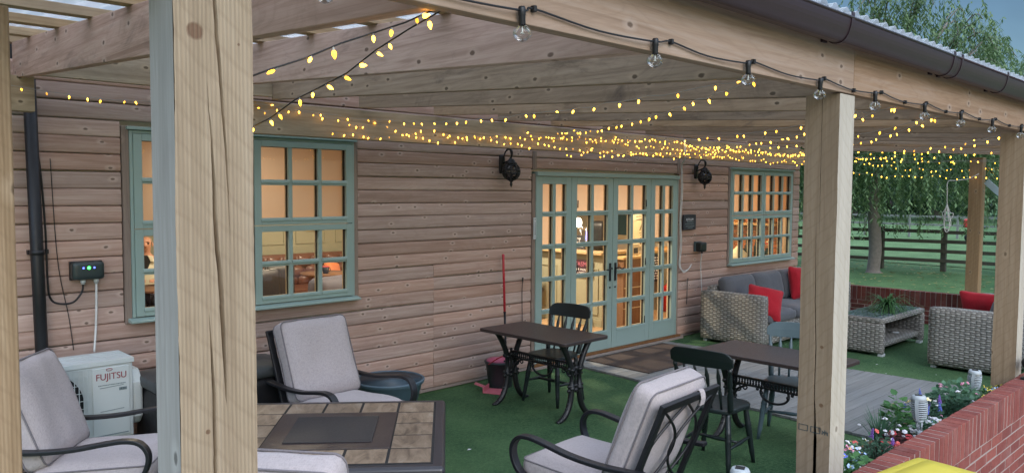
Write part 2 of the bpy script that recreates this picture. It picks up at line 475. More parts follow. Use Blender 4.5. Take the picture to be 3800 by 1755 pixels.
# ------------------------------------------------------------------ palette
M = {}
M['siding'] = wood('larch_siding', (.53, .36, .295), (.33, .20, .15), 'X', (.67, .52, .44), knots=.8, island=True, hue=.36, stain=.10)
M['trim'] = wood('sawn_trim', (.34, .25, .20), (.19, .125, .095), 'Z', knots=.6)
M['rafterY'] = wood('rafter_timber', (.48, .315, .25), (.25, .145, .10), 'Y', (.58, .42, .345), knots=.9, hue=.36, stain=.5)
M['rafterB'] = wood('rafter_timber_brown', (.345, .24, .155), (.16, .105, .065), 'Y', (.45, .335, .235), knots=.8, hue=.45, stain=.65)
M['beamX'] = wood('beam_timber', (.335, .225, .15), (.19, .115, .072), 'X', (.41, .32, .26), knots=.7, hue=.1)
M['plateX'] = wood('plate_timber', (.40, .31, .21), (.21, .145, .08), 'X', knots=.7, hue=.12, stain=.15)
M['batten'] = wood('batten_timber', (.40, .29, .18), (.24, .155, .09), 'X', knots=.3, hue=.35)
M['postA'] = wood('post_timber', (.36, .275, .185), (.21, .15, .095), 'Z', (.46, .375, .275), knots=0, saw=.9, hue=.06, rough=.8,
                  spots=[(.042, 0.0, 2.305, .024), (.055, 0, 1.515, .007), (.13, 0, 2.29, .004)])
M['postB'] = wood('post_timber_split', (.31, .225, .14), (.185, .125, .075), 'Z', (.40, .31, .215), knots=.25, saw=.7, hue=.06, rough=.8,
                  spots=[(0, .045, 1.02, .014), (0, .05, 1.29, .012)])
M['greyed'] = wood('cool_side_face', (.335, .325, .305), (.22, .21, .195), 'Z', (.45, .44, .42), knots=.3, hue=.05)  # cool side tone put into the colour in place of blue skylight
M['litfront'] = wood('lit_front_face', (.46, .41, .33), (.32, .265, .20), 'Z', (.55, .50, .42), knots=.3, hue=.05, saw=.4)  # front face painted paler, as open sky lights it
M['post'] = wood('post_timber_plain', (.35, .25, .155), (.21, .14, .08), 'Z', (.44, .335, .225), knots=.6, saw=.4, hue=.12, rough=.8)
M['teal'] = plain('teal_paint', (.32, .42, .385), .42, var=.06, nscale=4, bumpy=.08)
M['cream'] = plain('cream_paint', (.62, .52, .36), .5, var=.05)
M['black'] = plain('black_plastic', (.008, .008, .010), .45, var=.2)
M['spacer'] = plain('black_glazing_spacer', (.010, .010, .011), .7, var=.2)
M['iron'] = plain('black_cast_iron', (.012, .012, .014), .42, var=.3, nscale=30, bumpy=.2)
M['bronze'] = plain('dark_bronze_metal', (.013, .013, .016), .42, var=.25, nscale=12, bumpy=.12)
M['glass'] = glassmat('window_glass')
M['bulbglass'] = glassmat('bulb_glass', (.985, .99, .99), refl=.55)
M['sheet'] = sheetmat()
M['gutter'] = plain('brown_gutter_plastic', (.030, .016, .020), .42, var=.03, rv=.05, spec=.35)
M['turf'] = turfmat('artificial_turf', (.013, .040, .018), (.040, .105, .045), (.105, .185, .080), .42, 120)
M['lawn'] = turfmat('lawn_grass', (.022, .062, .022), (.048, .115, .040), (.10, .165, .064), .5, 60)
M['field'] = turfmat('field_grass', (.035, .085, .030), (.058, .125, .045), (.10, .16, .07), .6, 20)
M['deck'] = wood('grey_composite_deck', (.195, .20, .20), (.14, .145, .145), 'X', (.28, .29, .29), knots=0, island=True, hue=.22, grain=.3, rough=.7)
M['coir'] = plain('brown_coir_mat', (.055, .036, .029), .95, var=.35, nscale=60, bumpy=.8)
M['brick'] = brickmat('red_brick', [(.195, .052, .042), (.235, .066, .052), (.15, .042, .036), (.265, .078, .060), (.205, .058, .046)])
M['brickdark'] = brickmat('dark_red_brick', [(.125, .034, .028), (.16, .042, .034), (.10, .03, .028), (.18, .05, .04)])
M['mortar'] = plain('mortar', (.31, .245, .215), .9, var=.2, nscale=25, bumpy=.4)
M['cushion'] = fabric('oatmeal_fabric', (.46, .405, .405))
M['piping'] = fabric('piping_fabric', (.20, .18, .19))
M['greycush'] = fabric('charcoal_fabric', (.115, .12, .135))
M['redcush'] = fabric('red_fabric', (.42, .018, .03), wrinkle=.4)
M['wicker'] = wickermat('grey_wicker', (.055, .052, .048), (.22, .208, .188), (.40, .385, .35))
M['greenchair'] = plain('dark_green_paint', (.011, .017, .017), .38, var=.25, nscale=9, bumpy=.1)
M['bluegrey'] = plain('blue_grey_tint', (.075, .115, .13), .45, var=.2, nscale=9, bumpy=.1)  # chair's dark green lifted by painted sky reflection; junction box plate shares it
M['tabletop'] = plain('brown_laminate', (.045, .032, .030), .38, var=.25, nscale=40, bumpy=.12)
M['white'] = plain('white_plastic', (.60, .62, .63), .4, var=.04)
M['torch'] = plain('grey_white_plastic', (.37, .41, .43), .45, var=.06)
M['whitecable'] = plain('white_cable', (.70, .70, .68), .5, var=.05)
M['acwhite'] = plain('white_enamel', (.60, .64, .63), .42, var=.05, nscale=3)
M['acgrey'] = plain('grey_enamel_line', (.20, .25, .26), .5)
M['letred'] = plain('red_lettering', (.28, .03, .045), .5)
M['letdark'] = plain('dark_lettering', (.03, .05, .06), .5)
M['letpale'] = plain('pale_lettering', (.72, .72, .74), .6)
M['slate'] = plain('slate_plaque', (.030, .028, .036), .55, var=.5, nscale=22, bumpy=.4)
M['redpole'] = plain('red_painted_handle', (.52, .03, .045), .3)
M['bin'] = plain('yellow_plastic', (.60, .50, .06), .45, var=.05)
M['fence'] = wood('dark_fence_timber', (.050, .046, .032), (.028, .026, .018), 'Y', knots=0)
M['bark'] = plain('willow_bark', (.15, .13, .11), .95, var=.45, nscale=14, bumpy=1.0)
M['willow'] = leafmat('willow_leaf', (.048, .11, .045), (.20, .29, .13))
M['farleaf'] = leafmat('far_tree_leaf', (.020, .055, .028), (.05, .105, .05))
M['sage'] = plain('sage_green_panel', (.28, .27, .19), .5, var=.05)
M['oak'] = wood('oak_worktop', (.52, .34, .14), (.33, .19, .07), 'Y', knots=0)
M['brownwood'] = wood('brown_panel_wood', (.20, .105, .055), (.11, .055, .03), 'Z', knots=0)
M['plaster'] = plain('cream_plaster', (.66, .58, .46), .8, var=.05)
M['floorwood'] = wood('floor_boards', (.38, .24, .12), (.22, .13, .06), 'X', knots=0)
M['leather'] = plain('brown_leather', (.115, .05, .036), .32, var=.3, nscale=20)
M['blind'] = None

# translucent roller blind cloth
def blindmat():
    m = bpy.data.materials.new('cream_blind_cloth'); m.use_nodes = True
    nt = m.node_tree; nt.nodes.clear()
    o = nt.nodes.new('ShaderNodeOutputMaterial')
    v = coords(nt, scale=(1, 1, 1)); n = noise(nt, v, 2.2, 3); n2 = noise(nt, coords(nt, scale=(60, 60, 8)), 4, 3)
    c = mixc(nt, n, (.68, .49, .365), (.76, .60, .47)); c = mixc(nt, math_n(nt, 'MULTIPLY', n2, .3), c, (.55, .39, .29))
    d = node(nt, 'ShaderNodeBsdfDiffuse'); t = node(nt, 'ShaderNodeBsdfTranslucent')
    nt.links.new(c, d.inputs[0]); nt.links.new(c, t.inputs[0])
    mx = nt.nodes.new('ShaderNodeMixShader'); mx.inputs[0].default_value = .55
    nt.links.new(d.outputs[0], mx.inputs[1]); nt.links.new(t.outputs[0], mx.inputs[2]); nt.links.new(mx.outputs[0], o.inputs[0])
    return m
M['blind'] = blindmat()
M['fairy'] = emis('warm_led', (1.0, .50, .040), FAIRY)
M['fairymid'] = emis('warm_led_mid', (1.0, .46, .03), FAIRY * .45)
M['fairydim'] = emis('warm_led_dim', (1.0, .40, .04), FAIRY * .16)
M['fairystem'] = plain('clear_led_stem', (.55, .55, .50), .3)
M['wire'] = plain('clear_wire', (.30, .29, .26), .4)
M['wiredark'] = plain('dark_wire', (.02, .018, .018), .6)

# ------------------------------------------------------------------ camera
CAM = Vector((0, 0, 2.0))
yw, pt, rl = R(43.97572622), R(3.32649375), R(.35765689)
fw = Vector((math.sin(yw) * math.cos(pt), math.cos(yw) * math.cos(pt), -math.sin(pt)))
rt = Vector((math.cos(yw), -math.sin(yw), 0)); upv = rt.cross(fw)
r2 = rt * math.cos(rl) + upv * math.sin(rl); u2 = -rt * math.sin(rl) + upv * math.cos(rl)
cd = bpy.data.cameras.new('camera'); cam = bpy.data.objects.new('camera', cd); COL.objects.link(cam)
cam.matrix_world = Matrix(((r2.x, u2.x, -fw.x, CAM.x), (r2.y, u2.y, -fw.y, CAM.y), (r2.z, u2.z, -fw.z, CAM.z), (0, 0, 0, 1)))
cd.sensor_width = 36; cd.lens = 36 * 2912.61 / 3800; cd.clip_start = .02; cd.clip_end = 3000
S.camera = cam

# ------------------------------------------------------------------ sky and sun
w = bpy.data.worlds.new('World'); S.world = w; w.use_nodes = True
nt = w.node_tree; bg = nt.nodes['Background']
sky = nt.nodes.new('ShaderNodeTexSky'); sky.sky_type = 'NISHITA'; sky.sun_disc = False
SUN_EL, SUN_AZ = R(SUNEL), R(SUNAZ)          # azimuth: clockwise from +Y
sky.sun_elevation = SUN_EL; sky.sun_rotation = SUN_AZ
sky.air_density = 1.0; sky.dust_density = DUST; sky.ozone_density = OZ
# soft dusk cloud veil
tcw = nt.nodes.new('ShaderNodeTexCoord'); mpw = nt.nodes.new('ShaderNodeMapping'); mpw.inputs['Scale'].default_value = (1.2, 1.2, 3.0)
nt.links.new(tcw.outputs['Generated'], mpw.inputs[0])
nz = noise(nt, mpw.outputs[0], 2.2, 5, .55, .4)
gain = math_n(nt, 'ADD', math_n(nt, 'MULTIPLY', nz, 0.45), LOWSKY)
# unseen zenith raised brighter and paler, added to light the roof's underside
sepw = nt.nodes.new('ShaderNodeSeparateXYZ'); nt.links.new(tcw.outputs['Generated'], sepw.inputs[0])
up_n = ramp(nt, sepw.outputs[2], [(.22, 0.0), (.62, 1.0)])
hsw = nt.nodes.new('ShaderNodeHueSaturation'); nt.links.new(sky.outputs[0], hsw.inputs['Color'])
nt.links.new(math_n(nt, 'SUBTRACT', 1.0, math_n(nt, 'MULTIPLY', up_n, ZDESAT)), hsw.inputs['Saturation'])
gain = math_n(nt, 'MULTIPLY', gain, math_n(nt, 'ADD', math_n(nt, 'MULTIPLY', up_n, ZGAIN), 1.0))
vm = nt.nodes.new('ShaderNodeVectorMath'); vm.operation = 'SCALE'
nt.links.new(hsw.outputs[0], vm.inputs[0]); nt.links.new(gain, vm.inputs['Scale'])
nt.links.new(vm.outputs[0], bg.inputs[0]); bg.inputs[1].default_value = SKYSTR
sd = bpy.data.lights.new('sun', 'SUN'); so = bpy.data.objects.new('sun', sd); COL.objects.link(so)
sd.energy = SUNSTR; sd.angle = R(SUNANG); sd.color = SUNCOL
sdir = Vector((math.sin(SUN_AZ) * math.cos(R(SUNLAMPEL)), math.cos(SUN_AZ) * math.cos(R(SUNLAMPEL)), math.sin(R(SUNLAMPEL))))
so.rotation_euler = sdir.to_track_quat('Z', 'Y').to_euler()
S.view_settings.view_transform = 'Standard'; S.view_settings.look = 'None'
S.view_settings.exposure = EXPO; S.view_settings.gamma = 1
S.render.engine = 'CYCLES'
S.cycles.use_denoising = True
S.cycles.max_bounces = 8; S.cycles.transparent_max_bounces = 16
S.cycles.sample_clamp_indirect = 4; S.cycles.caustics_reflective = False; S.cycles.caustics_refractive = False

# ------------------------------------------------------------------ ground
def sheet(name, poly, z, mat, kind='structure'):
    b = MB(); b.add([(x, y, z) for x, y in poly], [tuple(range(len(poly)))])
    return tag(b.build(name, mat), kind=kind)
# the lawn: one sheet out to the horizon, very gently uneven far away
sheet('lawn', [(-400, -400), (1500, -400), (1500, 1500), (-400, 1500)], -.006, M['lawn'])
sheet('field', [(23.5, -120), (900, -400), (900, 900), (23.5, 200)], .012, M['field'])
sheet('patio_turf', [(-2.5, 1.52), (12.86, 1.52), (12.86, 6.04), (-2.5, 6.04)], .004, M['turf'])
sheet('paving', [(-3, -6), (12.9, -6), (12.9, 1.42), (-3, 1.42)], .003, plain('concrete_paving', (.30, .28, .26), .9, var=.2, nscale=4, bumpy=.5))
# grey composite deck
b = MB(); y = 1.95; k = 0; rr = random.Random(3)
while y < 5.98:
    y1 = min(y + .138, 5.98)
    xl = 6.42 + (y - 1.95) * .068; xr = 8.90 - (y - 1.95) * .07
    b.box(xl, xl + (xr - xl) * .52 - .002 if k % 2 else xr, y + .003, y1 - .003, .006, .030 + rr.uniform(-.0008, .0008))
    if k % 2: b.box(xl + (xr - xl) * .52 + .002, xr, y + .003, y1 - .003, .006, .030 + rr.uniform(-.0008, .0008))
    y = y1; k += 1
tag(b.build('deck', M['deck'], bevel=.002), kind='structure')

# fallen leaves scattered on the lawn
b = MB(); rr = random.Random(5)
for i in range(900):
    x, y = rr.uniform(13.2, 24), rr.uniform(3, 12)
    a = rr.uniform(0, 6.3); l = rr.uniform(.03, .08); c, s = math.cos(a) * l, math.sin(a) * l
    z = .004 + rr.uniform(0, .02)
    b.add([(x - c, y - s, z), (x + s * .25, y - c * .25, z + .012), (x + c, y + s, z), (x - s * .25, y + c * .25, z)], [(0, 1, 2, 3)])
tag(b.build('fallen_leaves', leafmat('dry_leaf', (.22, .20, .07), (.34, .30, .14))), 'scatter of pale dry leaves on the lawn beyond the brick wall', 'leaves', kind='stuff')

# ------------------------------------------------------------------ cabin
FY = 6.11
cabin = thing('timber_cabin', 'long timber cabin clad in horizontal pinkish brown boards with teal doors and windows', 'cabin', (6.8, 6.2, 0))
CO = (6.8, 6.2, 0)
OPEN = [(1.93, 3.945, 1.0, 2.47), (6.19, 9.05, .0, 2.235), (10.30, 12.32, .90, 2.375)]
b = MB(); rr = random.Random(11); z = .035; row = 0; P = .1228
X0, X1 = -1.2, 12.55
while z < 2.80:
    z1 = z + P
    iv = [(X0, X1)]
    for ox0, ox1, oz0, oz1 in OPEN:
        if z1 - .03 > oz0 and z + .03 < oz1:
            n = []
            for a, c in iv:
                if ox1 <= a or ox0 >= c: n.append((a, c)); continue
                if ox0 > a: n.append((a, ox0))
                if ox1 < c: n.append((ox1, c))
            iv = n
    cuts = ([4.82] if z < 1.20 else []) + [rr.choice([-.1, .9, 5.4 if row % 5 == 0 else .4, 9.3])]
    for a, c in iv:
        xs = [a] + sorted(q for q in cuts if a + .25 < q < c - .25) + [c]
        for p, q in zip(xs, xs[1:]):
            dz = rr.uniform(-.003, .003); dy = rr.uniform(-.0025, .0025)
            prof = [(.030, -.0006), (.016, .0004), (.006, .0026), (.0015, .008), (.0, .020), (-.001, .045), (.0, .075), (.0015, .100), (.0045, .112), (.010, .1182), (.030, .1208)]
            nseg = max(1, int((q - p) / .5)); vs = []; fs = []
            for i in range(nseg + 1):
                x = p + .0015 + (q - p - .003) * i / nseg
                wob = 0.0025 * math.sin(x * 2.1 + row * 1.7) * (1 if 0 < i < nseg else 0)
                vs += [(x, FY + yy + dy, z + zz + dz + wob) for yy, zz in prof]
            m = len(prof)
            for i in range(nseg):
                for j in range(m - 1):
                    fs.append((i * m + j, (i + 1) * m + j, (i + 1) * m + j + 1, i * m + j + 1))
            fs.append(tuple(range(m))); fs.append(tuple(nseg * m + j for j in range(m - 1, -1, -1)))
            b.add(vs, fs, 0, False)
    z = z1; row += 1
cl = b.build('cladding', M['siding'], cabin, CO)
# end boards on the right gable
b = MB(); z = .035; row = 0
while z < 2.8:
    b.box(12.555, 12.575 + .004 * (row % 2), 6.13, 12.0, z, z + P - .006); z += P; row += 1
b.build('gable_cladding', M['siding'], cabin, CO, bevel=.006)
# trim round openings, base plinth and dark soffit gap
for x0, x1, z0, z1 in ((1.935, 1.985, 1.0, 2.455), (3.895, 3.94, 1.0, 2.455), (6.195, 6.245, .035, 2.19), (8.995, 9.045, .035, 2.19), (6.20, 6.262, 2.235, 2.44), (8.99, 9.04, 2.235, 2.44), (10.305, 10.345, .93, 2.37), (12.275, 12.315, .93, 2.37)):
    b = MB(); b.box(x0, x1, FY - .012, FY + .10, z0, z1)
    b.build('trim_board', M['trim'], cabin, CO, bevel=.004)
b = MB()
b.box(X0, 6.2, FY + .008, FY + .08, .002, .034); b.box(9.05, 12.5, FY + .008, FY + .08, .002, .034)
b.box(6.15, 9.10, FY - .075, FY + .08, -.002, .030)
b.build('plinth', M['mortar'], cabin, CO, bevel=.004)
b = MB(); b.box(6.20, 9.06, FY - .055, FY + .10, .031, .058); b.build('threshold', M['brownwood'], cabin, CO, bevel=.004)
b = MB(); b.box(X0, X1, FY + .032, FY + .05, 2.70, 3.05); b.build('soffit_board', M['spacer'], cabin, CO)
# inner lining with the openings cut out, ceiling, roof, other walls
b = MB()
def wall_with_holes(b, x0, x1, z0, z1, y0, y1, holes):
    xs = sorted({x0, x1, *[h[0] for h in holes], *[h[1] for h in holes]}); xs = [x for x in xs if x0 <= x <= x1]
    for p, q in zip(xs, xs[1:]):
        zs = [z0, z1]; cut = [h for h in holes if h[0] <= p and h[1] >= q]
        if not cut: b.box(p, q, y0, y1, z0, z1)
        else:
            if cut[0][2] > z0: b.box(p, q, y0, y1, z0, cut[0][2])
            if cut[0][3] < z1: b.box(p, q, y0, y1, cut[0][3], z1)
wall_with_holes(b, 0.2, 12.5, 0.0, 2.6, 6.165, 6.25, [(1.985, 3.895, 1.03, 2.44), (6.245, 8.995, 0, 2.19), (10.345, 12.275, .93, 2.36)])
b.box(.1, .2, 6.25, 12.0, 0, 2.6); b.box(12.42, 12.52, 6.25, 12.0, 0, 2.6); b.box(.2, 12.42, 11.9, 12.0, 0, 2.6)
b.build('inner_wall', M['plaster'], cabin, CO)
b = MB(); b.box(.1, 12.54, 6.17, 12.05, 2.6, 2.66); b.build('ceiling', M['plaster'], cabin, CO)
b = MB(); b.prism([(-1.3, 6.16), (12.8, 6.16), (12.8, 12.4), (-1.3, 12.4)], 3.06, 3.12); b.build('roof', M['spacer'], cabin, CO)
tag((lambda bb: bb.build('cabin_floor', M['floorwood']))(MB().box(.2, 12.42, 6.17, 11.9, .01, .03)), kind='structure')

def lattice(b, xa, xb, za, zb, y0, y1, st, bar, nc, nr, rail_b=None, rail_t=None, inset=0.0):
    rb = rail_b or st; rt_ = rail_t or st
    b.box(xa, xa + st, y0, y1, za, zb); b.box(xb - st, xb, y0, y1, za, zb)
    b.box(xa + st, xb - st, y0, y1, za, za + rb); b.box(xa + st, xb - st, y0, y1, zb - rt_, zb)
    gx0, gx1, gz0, gz1 = xa + st, xb - st, za + rb, zb - rt_
    cw = (gx1 - gx0 - bar * (nc - 1)) / nc; ch = (gz1 - gz0 - bar * (nr - 1)) / nr
    for i in range(1, nc):
        x = gx0 + i * cw + (i - 1) * bar; b.box(x, x + bar, y0 + inset, y1, gz0, gz1)
    for j in range(1, nr):
        z = gz0 + j * ch + (j - 1) * bar
        for i in range(nc):
            x = gx0 + i * (cw + bar); b.box(x, x + cw, y0 + inset, y1, z, z + bar)
    return gx0, gx1, gz0, gz1, cw, ch

def glazed(parent, name, xa, xb, za, zb, st, bar, nc, nr, yf, rail_b=None, rail_t=None, label=None, lip=True):
    b = MB(); g = lattice(b, xa, xb, za, zb, yf, yf + .030, st, bar, nc, nr, rail_b, rail_t, inset=.004)
    if lip:      # weather-sloped glazing beads under every pane
        for j in range(nr):
            zz = g[2] + j * (g[5] + bar)
            for i in range(nc):
                xx = g[0] + i * (g[4] + bar)
                b.prism([(yf - .008, zz - .016), (yf - .001, zz - .016), (yf - .001, zz + .012), (yf - .006, zz + .002)], xx - .008, xx + g[4] + .008,
                        Matrix(((0, 0, 1, 0), (1, 0, 0, 0), (0, 1, 0, 0), (0, 0, 0, 1))))
    o = b.build(name, M['teal'], parent, CO, bevel=.003)
    if label: o['label'] = label
    b = MB(); lattice(b, xa + .004, xb - .004, za + .004, zb - .004, yf + .031, yf + .056, st - .003, bar - .006, nc, nr, rail_b and rail_b - .003, rail_t and rail_t - .003)
    b.build('glazing_spacer', M['spacer'], o, CO)  # black layer is the spacer plus the reveal's painted shade
    b = MB(); lattice(b, xa + .002, xb - .002, za + .002, zb - .002, yf + .057, yf + .072, st, bar, nc, nr, rail_b, rail_t)
    i_ = b.build('inner_bar', M['cream'], o, CO)  # cream colour carries the room's warm light on these bars
    b = MB()
    for i in range(nc):
        for j in range(nr):
            x = g[0] + i * (g[4] + bar); z = g[2] + j * (g[5] + bar); tl = random.uniform(-.0012, .0012)
            b.add([(x - .002, yf + .034 + tl, z - .002), (x + g[4] + .002, yf + .034 - tl, z - .002), (x + g[4] + .002, yf + .034 - tl * .3, z + g[5] + .002), (x - .002, yf + .034 + tl * .6, z + g[5] + .002)], [(0, 1, 2, 3)])
    b.build('pane', M['glass'], o, CO)
    return o, g

def window(label, x0, x1, z0, z1, zs, sill):
    b = MB(); f = .022
    b.box(x0, x0 + f, FY - .022, FY + .05, z0, z1); b.box(x1 - f, x1, FY - .022, FY + .05, z0, z1)
    b.box(x0 + f, x1 - f, FY - .022, FY + .05, z1 - f, z1)
    b.box(x0 - .02, x1 + .02, FY - .045, FY + .04, z1 + .003, z1 + .028)      # head drip
    w_ = b.build('window', M['teal'], cabin, CO, bevel=.003); w_['label'] = label
    b = MB(); b.prism([(FY - .085, z0 - .035), (FY + .05, z0 - .035), (FY + .05, z0 - .001), (FY - .02, z0 - .003), (FY - .085, z0 - .018)], x0 - sill, x1 + sill,
                      Matrix(((0, 0, 1, 0), (1, 0, 0, 0), (0, 1, 0, 0), (0, 0, 0, 1))))
    b.build('sill', M['teal'], w_, CO, bevel=.004)
    xm = (x0 + x1) / 2
    for xa, xb in ((x0 + f + .002, xm - .003), (xm + .003, x1 - f - .002)):
        for za, zb, rb_, rt_ in ((z0 + .004, zs - .003, .055, .05), (zs + .003, z1 - f - .002, .05, .05)):
            b = MB(); yf = FY - .028
            g = lattice(b, xa, xb, za, zb, yf, yf + .030, .062, .036, 3, 2, rb_, rt_, inset=.004)
            for j in range(2):
                zz = g[2] + j * (g[5] + .036)
                for i in range(3):
                    xx = g[0] + i * (g[4] + .036)
                    b.prism([(yf - .009, zz - .018), (yf - .001, zz - .018), (yf - .001, zz + .012), (yf - .007, zz + .002)], xx - .008, xx + g[4] + .008,
                            Matrix(((0, 0, 1, 0), (1, 0, 0, 0), (0, 1, 0, 0), (0, 0, 0, 1))))
            b.build('sash', M['teal'], w_, CO, bevel=.003)
            b = MB(); lattice(b, xa + .004, xb - .004, za + .004, zb - .004, yf + .031, yf + .062, .059, .030, 3, 2, rb_ - .003, rt_ - .003)
            b.build('glazing_spacer', M['spacer'], w_, CO)  # black serves as spacer and as the unlit reveal
            b = MB(); lattice(b, xa + .002, xb - .002, za + .002, zb - .002, yf + .063, yf + .075, .062, .036, 3, 2, rb_, rt_)
            b.build('inner_bar', M['cream'], w_, CO)  # cream stands for room light falling on the inner bars
            b = MB()
            for i in range(3):
                for j in range(2):
                    x = g[0] + i * (g[4] + .036); z = g[2] + j * (g[5] + .036); tl = random.uniform(-.0012, .0012)
                    b.add([(x - .002, yf + .034 + tl, z - .002), (x + g[4] + .002, yf + .034 - tl, z - .002), (x + g[4] + .002, yf + .034 - tl * .3, z + g[5] + .002), (x - .002, yf + .034 + tl * .6, z + g[5] + .002)], [(0, 1, 2, 3)])
            b.build('pane', M['glass'], w_, CO)
    return w_
window('teal window nearer the air conditioning unit, partly behind the split post', 1.985, 3.895, 1.045, 2.425, 1.70, .03)
window('teal window above the wicker sofa', 10.345, 12.275, .945, 2.335, 1.648, .03)

# french doors: two side lights, two leaves
DY = FY - .018
b = MB()
b.box(6.245, 6.262, DY - .004, FY + .06, .06, 2.165); b.box(8.978, 8.995, DY - .004, FY + .06, .06, 2.165)
b.box(6.245, 8.995, FY - .045, FY + .06, 2.168, 2.215)
b.build('door_frame', M['teal'], cabin, CO, bevel=.003)
def leaf(name, xa, xb, st, label):
    o, g = glazed(cabin, name, xa, xb, .062, 2.164, st, .046, 2, 5, DY, rail_b=.225, rail_t=.085, label=label)
    return o
leaf('side_light', 6.265, 6.835, .088, 'fixed glazed side panel on the thermometer side of the doors')
d1 = leaf('door', 6.841, 7.602, .095, 'door leaf hung beside the thermometer side panel')
d2 = leaf('door', 7.610, 8.380, .095, 'door leaf hung beside the plaque side panel')
leaf('side_light', 8.386, 8.976, .095, 'fixed glazed side panel on the plaque side of the doors')
for o, xh, s in ((d1, 7.555, -1), (d2, 7.657, 1)):
    b = MB(); b.box(xh - .016, xh + .016, DY - .012, DY - .002, .90, 1.12)
    b.tube([(xh, DY - .008, 1.055), (xh, DY - .045, 1.055)], .009, 8)
    b.tube(catmull([(xh, DY - .045, 1.055), (xh + s * .03, DY - .047, 1.062), (xh + s * .065, DY - .047, 1.048), (xh + s * .10, DY - .047, 1.042), (xh + s * .118, DY - .047, 1.05)], 4), .0085, 8)
    b.turned((xh, DY - .003, .82), (xh, DY - .010, .82), [(0, .012), (1, .012)], 10)
    b.build('handle', M['bronze'], o, CO)
    b = MB()
    for zz in (.35, 1.1, 1.85):
        b.turned((xh - s * .716 * 1.0, DY - .008, zz - .045), (xh - s * .716, DY - .008, zz + .045), [(0, .007), (1, .007)], 8)
    b.build('hinge', M['bronze'], o, CO)
# ------------------------------------------------------------------ veranda
ver = thing('veranda', 'open timber veranda on square posts with a clear corrugated roof over the turf patio', 'veranda', (6.5, 1.6, 0))
VO = (6.5, 1.6, 0)
def slope(y): return 2.45 + .0569 * (y - 1.53)
PS = .158
def split_post(name, x0, y0, z0, z1, face, cracks, mat, label, mat2, PD=PS):
    """square post whose `face` ('front' -Y or 'side' -X) carries open drying checks.
    cracks: list of [(z, pos 0..1, half width)], listed in order across the face"""
    zs = sorted({z0, z1, *[c[0] for cr in cracks for c in cr], *[z0 + (z1 - z0) * i / 40 for i in range(41)]})
    rr = random.Random(int(x0 * 100))
    rows = []
    for z in zs:
        cols = [(0.0, 0.0)]
        for cr in cracks:
            if z <= cr[0][0]: p, wd = cr[0][1], 0.0
            elif z >= cr[-1][0]: p, wd = cr[-1][1], 0.0 if cr[-1][2] == 0 else cr[-1][2]
            else:
                for a, c in zip(cr, cr[1:]):
                    if a[0] <= z <= c[0]:
                        t = (z - a[0]) / (c[0] - a[0]); p = a[1] + (c[1] - a[1]) * t; wd = a[2] + (c[2] - a[2]) * t
            p += rr.uniform(-.004, .004)
            cols += [(p - wd / PS, 0.0), (p, min(.035, wd * 6)), (p + wd / PS, 0.0)]
        cols.append((1.0, 0.0)); rows.append(cols)
    b = MB(); vs = []; n = len(rows[0])
    for z, cols in zip(zs, rows):
        ex = .0015 * math.sin(z * 9) + rr.uniform(-.0008, .0008)
        for i, (u, d) in enumerate(cols):
            e = ex if i in (0, n - 1) else 0
            vs.append((u * PS + e, d, z) if face == 'front' else (d, (1 - u) * PS + e, z))
    fs = []
    for r_ in range(len(zs) - 1):
        for i in range(n - 1): fs.append((r_ * n + i, r_ * n + i + 1, (r_ + 1) * n + i + 1, (r_ + 1) * n + i))
    b.add(vs, fs)
    # other three faces
    if face == 'front': q = [(PS, 0), (PS, PD), (0, PD), (0, 0)]
    else: q = [(0, 0), (PS, 0), (PS, PS), (0, PS)]
    m = len(zs); vs = []; fs = []
    for z in zs: vs += [(x, y, z) for x, y in q]
    for r_ in range(m - 1):
        for i in range(3): fs.append((r_ * 4 + i, r_ * 4 + i + 1, r_ * 4 + 5 + i, r_ * 4 + 4 + i))
    # the face beside the split one carries painted-in light
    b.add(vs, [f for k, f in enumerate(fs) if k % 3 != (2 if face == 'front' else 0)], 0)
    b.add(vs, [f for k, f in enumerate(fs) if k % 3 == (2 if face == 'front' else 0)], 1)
    o = b.build(name, [mat, mat2], ver); o.location = (x0 - VO[0], y0 - VO[1], 0)
    if label: o['label'] = label
    return o
# near left post: three offset checks down the front face
C3 = [(1.40, .44, .0036), (1.45, .434, .0038), (1.583, .434, .0036), (1.67, .41, .0024), (1.765, .385, 0)]
C2 = [(1.56, .595, 0), (1.60, .587, .0024), (1.715, .564, .0046), (1.815, .54, .0050), (1.91, .49, .0048), (1.983, .478, .0040), (2.10, .455, .0020), (2.154, .424, .001), (2.244, .40, 0)]
C1 = [(1.88, .68, 0), (1.99, .66, .0014), (2.10, .625, .0024), (2.20, .585, .0032), (2.30, .54, .0040), (2.45, .49, .0040)]
split_post('post', .583, 1.535, .0, 2.445, 'front', [C3, C2, C1], M['postA'], 'nearest post with long open cracks and a big knot', M['greyed'], .122)
D1 = [(.60, .60, .0040), (.85, .585, .0040), (1.05, .50, .0036), (1.30, .50, .0034), (1.50, .44, .0028), (1.75, .42, .0018), (1.9, .40, .0)]
D2 = [(1.78, .52, .0), (1.95, .50, .0016), (2.445, .49, .0018)]
split_post('post', 3.518, 1.535, .0, 2.445, 'side', [D1, D2], M['postB'], 'post with one long wavy crack down its side', M['litfront'])
split_post('post', 6.645, 1.535, .0, 2.445, 'side', [[(.9, .6, 0), (1.6, .55, .0008), (2.3, .5, 0)]], M['post'], 'unsplit post standing beside the end of the flower trough', M['litfront'])
for x, y, zt in ((9.80, 1.535, 2.445), (.262, 2.04, 2.40), (12.72, 1.55, 2.44), (12.72, 5.62, 2.66)):
    b = MB(); b.box(0, PS, 0, PS, 0, zt); o = b.build('post', M['post'], ver, bevel=.004); o.location = (x - VO[0], y - VO[1], 0)
b = MB(); b.box(0, .17, 0, .17, 0, 2.52); o = b.build('post', M['post'], ver, bevel=.004); o.location = (12.74 - VO[0], 3.46 - VO[1], 0)
